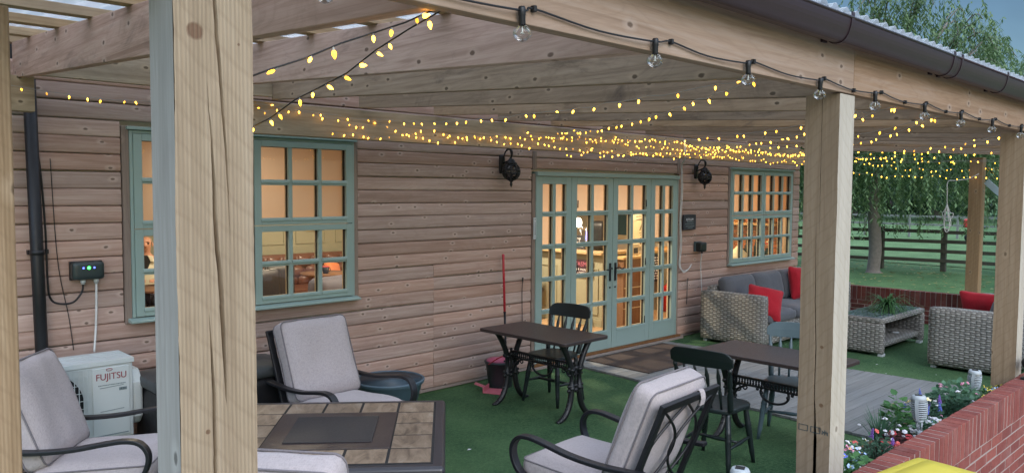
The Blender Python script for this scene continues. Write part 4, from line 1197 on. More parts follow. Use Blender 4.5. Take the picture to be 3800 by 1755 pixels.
pillow('red scatter cushion lying on the sofa by the front posts', (10.55, 2.80, .61), (R(-25), R(0), R(75)), .46, 3)
ct = thing('coffee_table', 'grey wicker coffee table with glass top and an open lower shelf', 'coffee table', (10.55, 3.95, 0), 0, 'grey wicker lounge set')
ct_o = (10.55, 3.95, 0); x0, x1, y0, y1 = 9.83, 11.25, 3.67, 4.27
b = MB(); slab(b, x0, x1, y0, y1, .405, .472, .02); b.build('top_frame', M['wicker'], ct, ct_o)
for xa in (x0, x1 - .07):
    b = MB(); slab(b, xa, xa + .07, y0, y1, .035, .41, .02); b.build('end_panel', M['wicker'], ct, ct_o)
b = MB(); slab(b, x0 + .06, x1 - .06, y0 + .03, y1 - .02, .10, .165, .02); b.build('shelf', M['wicker'], ct, ct_o)
b = MB(); slab(b, x0 + .06, x1 - .06, y1 - .05, y1 - .005, .10, .41, .015); b.build('back_panel', M['wicker'], ct, ct_o)
m, ntg, bs = newmat('weathered_glass_top'); bs.inputs['Base Color'].default_value = (.10, .15, .18, 1); bs.inputs['Roughness'].default_value = .12; bs.inputs['Coat Weight'].default_value = .6
cc = ramp(ntg, noise(ntg, coords(ntg, scale=(1, 9, 1)), 2, 5, .6, .5), [(.3, (.05, .075, .09)), (.55, (.14, .18, .20)), (.75, (.30, .34, .36))]); ntg.links.new(cc, bs.inputs['Base Color'])
b = MB(); b.box(x0 + .045, x1 - .045, y0 + .045, y1 - .045, .470, .478); b.build('glass_top', m, ct, ct_o, bevel=.002)
for x in (x0 + .02, x1 - .11):
    for y in (y0 + .01, y1 - .07):
        b = MB(); b.box(x, x + .09, y, y + .06, 0, .036); b.build('foot', M['white'], ct, ct_o, bevel=.004)
b = MB(); b.turned((10.75, 3.88, .166), (10.75, 3.88, .178), [(0, .05), (.7, .062), (1, .065)], 20); tag(b.build('saucer', M['white'], None, (10.75, 3.88, .166)), 'small white dish left on the coffee table shelf', 'dish')

# fern on the coffee table
fern = thing('potted_fern', 'arching green fern in a low pot on the coffee table', 'potted plant', (10.55, 3.90, .478))
b = MB(); b.turned((0, 0, 0), (0, 0, .085), [(0, .055), (.1, .06), (.9, .078), (1, .08)], 18); b.build('pot', M['spacer'], fern)
b = MB(); rr = random.Random(9)
for i in range(110):
    a = rr.uniform(0, 6.283); L = rr.uniform(.20, .42); up_ = rr.uniform(.03, .17); drop = rr.uniform(.06, .30) 
    base = Vector((.02 * math.cos(a), .02 * math.sin(a), .08)); pv = None
    for k in range(9):
        t = k / 8; p = base + Vector((math.cos(a) * L * t, math.sin(a) * L * t, up_ * math.sin(min(1, t * 1.5) * math.pi / 2) - drop * t * t))
        p.z = max(p.z, .006)
        if pv is not None:
            d = (p - pv); sd = Vector((-math.sin(a), math.cos(a), 0)) * (.016 * (1 - t * .75))
            b.add([pv - sd * .3, p - sd + d * .2, p + d * .4, p + sd + d * .2, pv + sd * .3], [(0, 1, 2, 3, 4)])
        pv = p
b.build('fronds', leafmat('fern_leaf', (.030, .105, .030), (.085, .20, .06)), fern)
# ------------------------------------------------------------------ air conditioning unit
ac = thing('air_conditioner', 'white outdoor air conditioning unit with grille standing by the cabin wall', 'air conditioner', (1.42, 5.80, 0))
AO = (1.42, 5.80, 0); ax0, ax1, ay0, ay1, az0, az1 = .98, 1.835, 5.65, 5.96, .30, .845
b = MB(); b.box(ax0, ax1, ay0 + .006, ay1, az0, az1 - .03); b.build('casing', M['acwhite'], ac, AO, bevel=.010)
b = MB(); b.box(ax0 - .008, ax1 + .006, ay0 - .006, ay1 + .006, az1 - .032, az1)
for y in (5.72, 5.79, 5.86): b.box(ax0, ax1, y, y + .022, az1, az1 + .004)
b.build('lid', M['acwhite'], ac, AO, bevel=.010)
b = MB(); gx = 1.575
b.box(gx, ax1 - .025, ay0 - .006, ay0 + .004, az0 + .02, az1 - .045); b.build('service_panel', M['acwhite'], ac, AO, bevel=.006)
b = MB()
for z in (.66, .50): b.prism([(gx + .045, z), (ax1 - .065, z + .006), (ax1 - .065, z + .010), (gx + .045, z + .004)], ay0 - .008, ay0 - .0062, Matrix(((1, 0, 0, 0), (0, 0, 1, 0), (0, 1, 0, 0), (0, 0, 0, 1))))
b.box(gx + .01, ax1 - .04, ay0 - .0085, ay0 - .0065, az0 + .035, az0 + .042)
b.build('panel_seam', M['acgrey'], ac, AO)
b = MB(); b.turned((1.29, ay0 - .001, .57), (1.29, ay0 + .012, .57), [(0, .235), (1, .235)], 40); b.build('fan_opening', M['spacer'], ac, AO)
b = MB()
for i in range(5):
    a = i * 2 * math.pi / 5; d = Vector((math.cos(a), 0, math.sin(a)))
    b.bar(Vector((1.29, ay0 - .002, .57)) + d * .03, Vector((1.29, ay0 - .002, .57)) + d * .20, .07, .004, (0, 1, .6))
b.build('fan', M['acgrey'], ac, AO)
b = MB()
for x in np.arange(1.03, gx - .01, .027): b.box(x, x + .004, ay0 - .022, ay0 - .016, .335, .80)
for z in np.arange(.335, .81, .052): b.box(1.02, gx - .012, ay0 - .0155, ay0 - .011, z, z + .004)
b.build('grille', M['acwhite'], ac, AO)
b = MB(); b.prism([(ay0 + .03, .66), (ay0 + .10, .745), (ay1 - .03, .745), (ay1 - .03, .36), (ay0 + .08, .36), (ay0 + .03, .42)], ax1, ax1 + .075, YZX)
b.build('valve_cover', M['acwhite'], ac, AO, bevel=.02)
for x in (1.12, 1.66):
    b = MB(); b.box(x, x + .07, ay0 + .0, ay1 - .0, .0, .06); b.box(x + .02, x + .05, ay0 + .02, ay1 - .02, .06, .30); b.build('foot', M['spacer'], ac, AO, bevel=.006)
text('FUJITSU', .062, (gx + .118 - AO[0], ay0 - .0075 - AO[1], .735), (R(90), 0, 0), M['letred'], ac, .0008, sx=.92)
b = MB()      # the loop above the J and the small caption and gas badge
b.tube([(gx + .103 + .016 * math.cos(a) * (1.35 if math.cos(a) > 0 else 1), ay0 - .008, .783 + .008 * math.sin(a)) for a in [i * 2 * math.pi / 14 for i in range(14)]], .0022, 5, 0, True)
b.build('emblem', M['letred'], ac, AO)
b = MB(); rr = random.Random(4); x = gx + .035
while x < gx + .205:
    w_ = rr.uniform(.004, .010); b.box(x, x + w_, ay0 - .0082, ay0 - .0066, .676 + rr.uniform(0, .002), .683); x += w_ + .003
b.build('caption', M['acgrey'], ac, AO)
b = MB(); b.box(gx + .165, gx + .215, ay0 - .0082, ay0 - .0066, .632, .652); b.build('badge', M['acgrey'], ac, AO)
text('R32', .020, (gx + .19 - AO[0], ay0 - .0086 - AO[1], .642), (R(90), 0, 0), M['letdark'], ac, .0004)

# ------------------------------------------------------------------ downpipe, boxes, cables on the wall
dp = thing('downpipe', 'black round downpipe running down the cabin wall beside the control box', 'downpipe', (1.385, 6.02, 0))
b = MB(); b.turned((0, 0, .0), (-.045, 0, 2.72), [(0, .040), (1, .040)], 20); b.build('pipe', M['black'], dp)
for z in (.55, 1.55):
    b = MB(); b.turned((-.016 * z, 0, z), (-.016 * z, 0, z + .03), [(0, .046), (1, .046)], 20); b.box(-.07, .055, .045, .085, z, z + .03); b.build('clip', M['black'], dp)
jb = thing('control_box', 'dark control box with green and blue lights above the air conditioner', 'control box', (1.675, 6.085, 1.42))
b = MB(); b.rbox((0, -.035, 0), (.205, .075, .125), .018, 5); b.build('casing', plain('charcoal_box', (.030, .045, .045), .35), jb)
b = MB(); b.box(-.105, .105, -.012, .022, -.066, .066); b.build('backplate', M['black'], jb, bevel=.004)
for x, m_, r_ in ((-.035, emis('blue_led', (.10, .14, 1.0), 2.2), .007), (0, emis('green_led', (.05, 1.0, .10), 3.0), .012), (.035, emis('blue_led_b', (.10, .14, 1.0), 2.0), .007)):
    b = MB(); b.turned((x, -.0715, .022), (x, -.0745, .022), [(0, r_), (1, r_ * .8)], 12); b.build('indicator_light', m_, jb)
for x in (-.03, .055):
    b = MB(); b.turned((x, -.035, -.06), (x, -.035, -.095), [(0, .014), (.3, .018), (.6, .018), (.65, .013), (1, .013)], 10); b.build('cable_gland', M['acwhite'], jb)
b = MB(); b.tube(catmull([(1.73, 6.05, 1.33), (1.728, 6.055, 1.15), (1.722, 6.06, 1.0), (1.70, 6.03, .84)], 6), .0075, 8); tag(b.build('power_cable', M['whitecable'], None, (1.73, 6.05, .84)), 'white cable dropping from the lit control box to the air conditioner', 'cable')
b = MB(); b.tube(catmull([(1.645, 6.05, 1.33), (1.635, 6.05, 1.27), (1.58, 6.05, 1.205), (1.50, 6.055, 1.20), (1.445, 6.06, 1.235), (1.425, 6.05, 1.35), (1.42, 6.05, 1.7), (1.40, 6.05, 2.1), (1.355, 6.04, 2.5)], 6), .007, 8); tag(b.build('power_cable', M['black'], None, (1.6, 6.05, 1.3)), 'black cable looping from the lit control box to the downpipe', 'cable')
b = MB(); b.tube(catmull([(1.47, 6.09, 2.2), (1.50, 6.095, 1.5), (1.56, 6.095, 1.1), (1.585, 6.095, .86)], 6), .003, 6); tag(b.build('thin_wire', M['wiredark'], None, (1.5, 6.09, 1)), 'thin dark wire crossing the boards behind the air conditioner', 'wire')

jb2 = thing('junction_box', 'square dark green junction box under the slate plaque', 'junction box', (9.485, 6.085, 1.235))
b = MB(); b.rbox((.01, -.05, .0), (.155, .10, .135), .022, 5); b.build('casing', M['greenchair'], jb2)
b = MB(); b.box(-.075, .075, -.015, .02, -.065, .075); b.build('backplate', M['bluegrey'], jb2, bevel=.005)
b = MB(); b.turned((.035, -.05, -.065), (.035, -.05, -.09), [(0, .012), (1, .012)], 8); b.build('cable_gland', M['black'], jb2)
b = MB(); b.tube(catmull([(9.52, 6.035, 1.15), (9.53, 6.06, 1.0), (9.55, 6.06, .8), (9.56, 6.05, .55)], 6), .0065, 8); tag(b.build('power_cable', M['whitecable'], None, (9.52, 6.04, .8)), 'white cable dropping from the dark green junction box to behind the sofa', 'cable')
b = MB()
for dx, ph in ((0, 0), (.022, 1.3)):
    b.tube(catmull([(8.515 + dx, 5.695, 2.66), (8.52 + dx, 5.685, 2.44), (8.98 + dx, 6.04, 2.36), (9.04 + dx, 6.075, 2.25), (9.045 + dx + .008 * math.sin(ph), 6.075, 2.0), (9.03 + dx, 6.08, 1.6), (9.05 + dx + .01 * math.sin(ph), 6.08, 1.3), (9.03 + dx, 6.08, 1.05), (9.04 + dx, 6.07, .965), (9.10, 6.05, .925 - dx), (9.20, 6.04, .945), (9.275, 6.045, 1.005)], 6), .006, 8)
tag(b.build('extension_cable', M['whitecable'], None, (9.05, 6.05, 1)), 'doubled white cable hanging down beside the french doors and curling up at its end', 'cable')
b = MB(); b.tube(catmull([(6.04, 6.085, 1.02), (6.035, 6.09, .9), (6.04, 6.09, .62), (6.035, 6.08, .48)], 5), .004, 6); b.turned((6.04, 6.085, 1.0), (6.04, 6.085, 1.05), [(0, .006), (1, .010)], 8)
tag(b.build('dangling_wire', M['wiredark'], None, (6.04, 6.085, .8)), 'thin dark cord hanging on the boards beside the mop handle', 'cord')
b = MB(); b.tube(catmull([(9.25, 6.085, .80), (9.252, 6.09, .6), (9.245, 6.09, .45)], 5), .006, 6); b.turned((9.25, 6.08, .79), (9.25, 6.08, .815), [(0, .009), (1, .007)], 8)
tag(b.build('wall_rod', M['bark'], None, (9.25, 6.085, .6)), 'thin brown rod hanging on the boards between doors and sofa', 'rod')
th = thing('thermometer', 'slim white wall thermometer on the trim left of the french doors', 'thermometer', (6.218, 6.085, 1.585))
b = MB(); b.box(-.019, .019, -.008, .004, -.12, .12); b.build('backplate', M['white'], th, bevel=.003)
b = MB(); b.turned((0, -.010, -.075), (0, -.010, .075), [(0, .0035), (1, .0025)], 8); b.build('tube', M['acgrey'], th)
b = MB()
for i in range(13):
    for s in (-1, 1): b.box(s * .010 - .003, s * .010 + .003, -.0088, -.0078, -.07 + i * .0115, -.0685 + i * .0115)
b.box(-.004, .004, -.0088, -.0078, .092, .108); b.box(-.004, .004, -.0088, -.0078, -.102, -.088)
b.build('scale_marks', M['letdark'], th)
pl = thing('plaque', 'small dark slate plaque with faded white lettering on the boards beside the doors', 'plaque', (9.255, 6.085, 1.585))
b = MB(); rr = random.Random(8); e = [(-.150 + rr.uniform(0, .006), -.105), (.0, -.108), (.148, -.103), (.153, 0), (.149, .104), (.02, .107), (-.150, .103), (-.155, .0)]
b.prism(e, -.016, .004, Matrix(((1, 0, 0, 0), (0, 0, 1, 0), (0, 1, 0, 0), (0, 0, 0, 1)))); b.build('slab', M['slate'], pl, bevel=.003)
text('ASYLUM', .048, (-.005, -.0175, .035), (R(90), 0, 0), M['letpale'], pl, .0006)
b = MB()
for z, x0, x1 in ((.002, -.07, .08), (-.025, -.11, .09), (-.055, -.10, .10), (-.078, -.05, .06)):
    x = x0
    while x < x1:
        w_ = rr.uniform(.006, .02); b.box(x, x + w_, -.0178, -.0164, z - .005, z + .005); x += w_ + .005
b.build('faded_lines', M['acgrey'], pl)

# wall lanterns
def lantern(label, x):
    t = thing('wall_lantern', label, 'lantern', (x, 6.08, 2.22), 0, 'black globe wall lanterns')
    b = MB(); b.rbox((0, -.015, .06), (.075, .035, .20), .014, 4); b.build('backplate', M['iron'], t)
    b = MB(); b.tube(catmull([(0, -.03, .07), (0, -.09, .085), (0, -.135, .11), (0, -.165, .155), (0, -.155, .20), (0, -.10, .215)], 6), .010, 8)
    b.tube(catmull([(0, -.03, .09), (0, -.055, .17), (0, -.10, .215), (0, -.14, .205), (0, -.155, .15), (0, -.155, .11)], 6), .008, 8)
    b.build('arm', M['iron'], t)
    c = (0, -.155, -.02)
    b = MB(); b.turned((0, -.155, .115), (0, -.155, .052), [(0, .012), (.1, .03), (.3, .03), (.35, .042), (.6, .042), (.62, .058), (.95, .058), (1, .05)], 16)
    for k in range(12):
        a = k * math.pi / 6; b.box(-.155 * 0 + .055 * math.cos(a) - .006, .055 * math.cos(a) + .006, -.155 + .055 * math.sin(a) - .006, -.155 + .055 * math.sin(a) + .006, .05, .068)
    b.build('cap', M['iron'], t)
    b = MB(); r = .092
    for k in range(8):
        a = k * math.pi / 4
        b.tube([(r * math.sin(th_) * math.cos(a), -.155 + r * math.sin(th_) * math.sin(a), -.02 + r * math.cos(th_)) for th_ in [.55 + i * (math.pi - .75) / 14 for i in range(15)]], .0062, 6)
    for zz in (-.002, -.036):
        rr_ = math.sqrt(r * r - (zz + .02) ** 2)
        b.tube([(rr_ * math.cos(a), -.155 + rr_ * math.sin(a), zz) for a in [i * math.pi / 16 for i in range(32)]], .0062, 6, 0, True)
    for k in range(16):
        a = k * math.pi / 8; b.tube([(.092 * math.cos(a) + .012 * math.cos(q) * -math.sin(a), -.155 + .092 * math.sin(a) + .012 * math.cos(q) * math.cos(a), -.019 + .012 * math.sin(q)) for q in [i * math.pi / 4 for i in range(8)]], .003, 4, 0, True)
    for k in range(8):
        a = (k + .5) * math.pi / 4
        for thc in (.98, 2.15):
            b.tube([(.093 * math.sin(thc + .30 * math.sin(q)) * math.cos(a + .30 * math.cos(q)), -.155 + .093 * math.sin(thc + .30 * math.sin(q)) * math.sin(a + .30 * math.cos(q)), -.02 + .093 * math.cos(thc + .30 * math.sin(q))) for q in [i * math.pi / 6 for i in range(12)]], .0045, 5, 0, True)
    b.build('cage', M['iron'], t)
    b = MB(); b.sphere(c, .086, 20, 12); b.build('globe', glassmat('seeded_glass', (.55, .55, .56), .12, 1.4), t)
    b = MB(); b.turned((0, -.155, -.105), (0, -.155, -.185), [(0, .034), (.15, .026), (.35, .010), (.5, .016), (.7, .014), (1, .001)], 12); b.build('finial', M['iron'], t)
    return t
lantern('black globe wall lantern hanging left of the french doors', 5.70)
lantern('black globe wall lantern hanging between the french doors and the window over the sofa', 9.38)

# ------------------------------------------------------------------ things standing along the wall
sb = thing('storage_box', 'black plastic garden storage box with grey lid against the wall behind the armchairs', 'storage box', (2.40, 5.62, 0))
b = MB(); b.rbox((0, 0, .31), (.98, .50, .62), .03, 8); b.build('body', M['black'], sb)
b = MB(); b.rbox((0, 0, .655), (1.02, .55, .10), .045, 8); b.build('lid', plain('grey_black_lid', (.045, .05, .052), .4), sb)
tub = thing('tub', 'blue grey flexible plastic tub on the turf beside the wall, behind the armchair arm', 'tub', (3.97, 5.66, 0))
b = MB(); b.turned((0, 0, .005), (0, 0, .34), [(0, .19), (.02, .20), (.35, .235), (.36, .240), (.5, .25), (.51, .255), (.7, .268), (.71, .273), (.9, .285), (.93, .305), (1, .31)], 36); 
b.v = b.v[:]; tubm = plain('blue_grey_plastic', (.085, .135, .175), .4)
b.build('body', tubm, tub)
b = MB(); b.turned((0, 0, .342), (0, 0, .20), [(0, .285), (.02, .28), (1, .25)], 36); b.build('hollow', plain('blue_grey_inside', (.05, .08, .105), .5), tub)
b = MB(); b.tube([(.30 * math.cos(a), .30 * math.sin(a), .338) for a in [i * math.pi / 20 for i in range(40)]], .012, 8, 0, True)
for s in (): b.tube(catmull([(s * .29, -.07, .335), (s * .33, -.05, .37), (s * .34, 0, .38), (s * .33, .05, .37), (s * .29, .07, .335)], 4), .012, 8)
b.build('rim', tubm, tub)
bk = thing('mop_bucket', 'dark grey bucket with pink wringer beside the wall under the table', 'bucket', (5.44, 5.80, 0))
b = MB(); b.turned((0, 0, 0), (0, 0, .27), [(0, .115), (.04, .12), (.9, .15), (.92, .162), (1, .162)], 26); b.build('body', plain('dark_grey_plastic', (.04, .045, .05), .4), bk)
b = MB(); b.turned((-.02, 0, .262), (-.02, 0, .300), [(0, .13), (.6, .12), (1, .05)], 22); b.build('wringer', plain('pink_plastic', (.55, .12, .20), .4), bk)
b = MB(); b.tube(catmull([(-.16, 0, .25), (-.12, -.11, .33), (0, -.15, .36), (.12, -.11, .33), (.16, 0, .25)], 5), .006, 6); b.build('handle', M['redpole'], bk)
dpn = thing('dustpan', 'pink dustpan lying beside the grey bucket', 'dustpan', (5.24, 5.66, 0), R(30))
b = MB(); b.prism([(-.11, -.10), (.11, -.10), (.09, .10), (-.09, .10)], .006, .014); b.box(-.09, .09, .09, .10, .014, .06); b.bar((0, .10, .045), (0, .21, .075), .03, .018, (1, 0, 0)); b.build('pan', plain('pink_plastic_pan', (.58, .16, .20), .4), dpn)
mop = thing('mop', 'mop with red and black handle leaning against the boards', 'mop', (5.50, 5.78, 0))
p0, p1 = Vector((0, 0, .28)), Vector((.205, .265, 1.33)); d = p1 - p0
b = MB(); b.turned(p0 + d * .43, p1, [(0, .013), (.93, .013), (.95, .015), (.99, .014), (1, .006)], 10); b.build('handle', M['redpole'], mop)
b = MB(); b.turned(p0, p0 + d * .43, [(0, .012), (1, .012)], 10); b.turned(p0 + d * .43, p0 + d * .44, [(0, .0155), (1, .0155)], 10); b.build('lower_handle', M['black'], mop)
b = MB(); b.turned(p0 - d * .02, p0 + d * .05, [(0, .03), (1, .016)], 10); b.build('socket', M['spacer'], mop)
b = MB(); b.box(6.92, 8.44, 5.02, 5.92, .031, .043); tag(b.build('doormat', M['coir'], None, (7.7, 5.5, .031), bevel=.004), 'large brown coir doormat lying on the deck before the french doors', 'doormat')

# ------------------------------------------------------------------ brick walls
rr = random.Random(17)
def brickbox(b, x0, x1, y0, y1, z0, z1, j=.0015):
    u = lambda: rr.uniform(-j, j)
    b.box(x0 + u(), x1 + u(), y0 + u(), y1 + u(), z0 + u(), z1 + u())
fwall = thing('brick_wall', 'low red brick wall with brick on edge coping along the front of the patio', 'brick wall', (7, 1.47, 0)); FW = (7, 1.47, 0)
b = MB(); x = 2.2
while x < 12.9: brickbox(b, x, x + .0625, 1.418, 1.532, .44, .655, .0016); x += .0745
b.build('coping', M['brick'], fwall, FW, bevel=.003)
b = MB()
for c in range(6):
    z = .005 + c * .0725; x = 2.2 - (.1125 if c % 2 else 0)
    while x < 12.9: brickbox(b, max(x, 2.2), min(x + .214, 12.9), 1.422, 1.530, z, z + .063, .0015); x += .2245
b.build('courses', M['brick'], fwall, FW, bevel=.003)
b = MB(); b.box(2.2, 12.9, 1.4238, 1.526, 0, .438); b.box(2.2, 12.9, 1.4205, 1.529, .4385, .652); b.build('mortar_bed', M['mortar'], fwall, FW)
ewall = thing('brick_wall', 'low dark brick wall with upright soldier bricks closing the far end of the patio', 'brick wall', (12.98, 3.8, 0)); EW = (12.98, 3.8, 0)
b = MB(); y = 1.54
while y < 6.3: brickbox(b, 12.90, 13.02, y, y + .0625, .275, .49, .0018); y += .0745
b.build('coping', M['brickdark'], ewall, EW, bevel=.003)
b = MB()
for c in range(4):
    z = -.012 + c * .0725; y = 1.54 - (.11 if c % 2 else 0)
    while y < 6.3: brickbox(b, 12.905, 13.015, max(y, 1.54), min(y + .214, 6.3), z, z + .063); y += .2245
b.build('courses', M['brickdark'], ewall, EW, bevel=.003)
b = MB(); b.box(12.907, 13.01, 1.54, 6.3, 0, .486); b.build('mortar_bed', M['mortar'], ewall, EW)

# clear weather screen at the far corner
scr = thing('weather_screen', 'clear plastic weather screen hanging at the far corner beside the end post', 'screen', (12.8, 2.6, .5))
b = MB(); vs = []; fs = []
for i in range(25):
    y = 1.72 + i * 1.72 / 24; vs += [(12.83 + .012 * math.sin(y * 9), y, .50), (12.83 + .02 * math.sin(y * 7 + 1), y, 2.42)]
for i in range(24): fs.append((2 * i, 2 * i + 2, 2 * i + 3, 2 * i + 1))
b.add(vs, fs, 0, True); b.build('sheet', glassmat('clear_pvc', (.80, .88, .90), .05, 1.0), scr, (12.8, 2.6, .5))
b = MB(); b.ribbon(catmull([(12.80, 3.42, 2.18), (12.78, 3.25, 2.02), (12.79, 3.05, 1.88), (12.78, 2.86, 1.68)], 6), .09, .012, (0, .4, 1)); b.build('strap', plain('pale_blue_webbing', (.42, .58, .66), .6), scr, (12.8, 2.6, .5))

# rope loops hanging at the open end
rp = thing('hanging_rope', 'pale looped rope hanging from the end of the veranda roof', 'rope', (12.0, 3.68, 2.2))
b = MB(); b.tube(catmull([(12.0, 3.30, 2.27), (12.0, 3.42, 2.205), (12.0, 3.58, 2.18), (12.0, 3.68, 2.165), (12.0, 3.685, 2.0), (12.0, 3.68, 1.82)], 6), .006, 7)
for dx, w_, bot in ((0, .035, 1.50), (.01, .06, 1.62), (-.01, .022, 1.46)):
    b.tube(catmull([(12.0 + dx, 3.68, 1.84), (12.0 + dx, 3.68 + w_ * .6, 1.76), (12.0 + dx, 3.68 + w_, bot + .10), (12.0 + dx, 3.68 + w_ * .6, bot + .03), (12.0 + dx, 3.67, bot), (12.0 + dx, 3.66 - w_ * .6, bot + .03), (12.0 + dx, 3.66 - w_, bot + .10), (12.0 + dx, 3.68 - w_ * .6, 1.74), (12.0 + dx, 3.68, 1.84)], 6), .006, 7)
b.build('rope', M['whitecable'], rp, (12.0, 3.68, 2.2))

# ------------------------------------------------------------------ flower trough, torches, grit bin
tr = thing('flower_trough', 'long planting trough set behind the front brick wall between two posts', 'planter', (5.15, 1.72, 0)); TO = (5.15, 1.72, 0)
b = MB(); b.box(3.70, 6.62, 1.545, 1.56, .0, .50); b.box(3.70, 6.62, 1.875, 1.895, .0, .47); b.box(3.70, 3.72, 1.56, 1.875, 0, .48); b.box(6.60, 6.62, 1.56, 1.875, 0, .48)
b.build('box', M['brownwood'], tr, TO, bevel=.003)
b = MB(); b.box(3.72, 6.60, 1.56, 1.875, .05, .46); b.build('soil', plain('dark_soil', (.035, .025, .02), .95, var=.5, nscale=40, bumpy=1), tr, TO)
def torch(label, loc, tilt=(0, 0)):
    t = thing('solar_torch', label, 'garden light', loc, 0, 'white slatted solar torch lights'); t.scale = (.94, .94, 1.0); t.rotation_euler = (tilt[0], tilt[1], .4)
    prof = lambda z: .030 + .0185 * math.sin(min(1, (z - .0) / .15) * math.pi * .78 + .25)
    b = MB()      # slatted shell: vertical ribs with stacked slats
    for i in range(9):
        z = .012 + i * .0125; r0, r1 = prof(z), prof(z + .007)
        b.turned((0, 0, z), (0, 0, z + .0064), [(0, r0 - .004), (.05, r0), (.95, r1), (1, r1 - .004)], 22)
    for k in range(3):
        a = k * 2 * math.pi / 3 + .7
        b.ribbon([(prof(z) * math.cos(a), prof(z) * math.sin(a), z) for z in [i * .0125 for i in range(11)]], .020, .004, (-math.sin(a), math.cos(a), 0))
    b.build('shade', M['torch'], t)
    b = MB(); b.turned((0, 0, .005), (0, 0, .118), [(0, .018), (.5, .034), (1, .030)], 18); b.build('diffuser', plain('grey_diffuser', (.05, .06, .07), .5), t)
    b = MB(); b.turned((0, 0, .118), (0, 0, .148), [(0, .0465), (.5, .0455), (.9, .040), (1, .036)], 22); b.build('cap', M['torch'], t)
    b = MB(); b.box(-.021, .021, -.021, .021, .1482, .1505); b.build('solar_panel', M['spacer'], t)
    b = MB(); b.turned((0, 0, .0), (0, 0, -.012), [(0, .030), (1, .022)], 16)
    for k in range(5):
        a = k * 2 * math.pi / 5; b.tube([(.020 * math.cos(a), .020 * math.sin(a), -.01), (.011 * math.cos(a), .011 * math.sin(a), -.065)], .0035, 5)
    b.turned((0, 0, -.06), (0, 0, -.36), [(0, .016), (.1, .017), (.3, .013), (1, .004)], 12)
    b.build('stake', M['torch'], t)
    return t
torch('white slatted solar torch planted mid way along the flowers', (4.98, 1.635, .645), (R(-3), R(4)))
torch('white slatted solar torch planted at the far end of the flowers by the yellow pansies', (6.33, 1.72, .578), (R(2), R(-3)))
torch('white solar torch of which only the cap shows, left of the cracked post', (3.05, 1.72, .655))
rf = random.Random(33)
petal_cols = {'white': (.60, .60, .63), 'pink': (.62, .26, .36), 'yellow': (.72, .58, .10), 'blue': (.12, .16, .55), 'paleblue': (.42, .56, .82), 'purple': (.22, .10, .42), 'red': (.48, .04, .05), 'cream': (.74, .66, .42), 'coral': (.66, .12, .10)}
PM = {k: plain(k + '_petal', c, .6, var=.2, nscale=30) for k, c in petal_cols.items()}
LM = [leafmat('flower_leaf_a', (.04, .13, .045), (.13, .30, .09)), leafmat('flower_leaf_b', (.07, .18, .10), (.18, .34, .20)), leafmat('flower_leaf_c', (.03, .085, .05), (.09, .19, .11))]
flower_me = {}
def flower(kind, col):
    if (kind, col) in flower_me: return flower_me[kind, col]
    b = MB()
    if kind == 'pansy':
        for k in range(5):
            a = k * 2 * math.pi / 5 + .3; c, s = math.cos(a), math.sin(a); r = .022
            pts = [(0, 0, 0)]
            for q in range(9):
                u = -1 + q / 4; rr_ = r * (1.05 - .12 * abs(u)); an = a + u * .62; pts.append((rr_ * math.cos(an), rr_ * math.sin(an), .006 + .004 * math.cos(u * 3)))
            b.add(pts, [(0, i, i + 1) for i in range(1, 9)])
        b.sphere((0, 0, .004), .005, 8, 5, 1)
    elif kind == 'spike':
        for i in range(26):
            t = i / 26; a = i * 2.4; r = .011 * (1 - t * .8)
            b.sphere((r * math.cos(a), r * math.sin(a), .065 * t), .0055 * (1 - t * .5), 6, 4)
    else:      # small clustered blossom
        for i in range(7):
            a = i * 2 * math.pi / 6; r = 0 if i == 6 else .010
            b.sphere((r * math.cos(a), r * math.sin(a), .004 if i < 6 else .010), .0085, 7, 5, 0, (1, 1, .7))
    o = b.build('bloom', [PM[col], PM['yellow'] if col != 'yellow' else M['brownwood']]); COL.objects.unlink(o); me = o.data; bpy.data.objects.remove(o)
    flower_me[kind, col] = me; return me
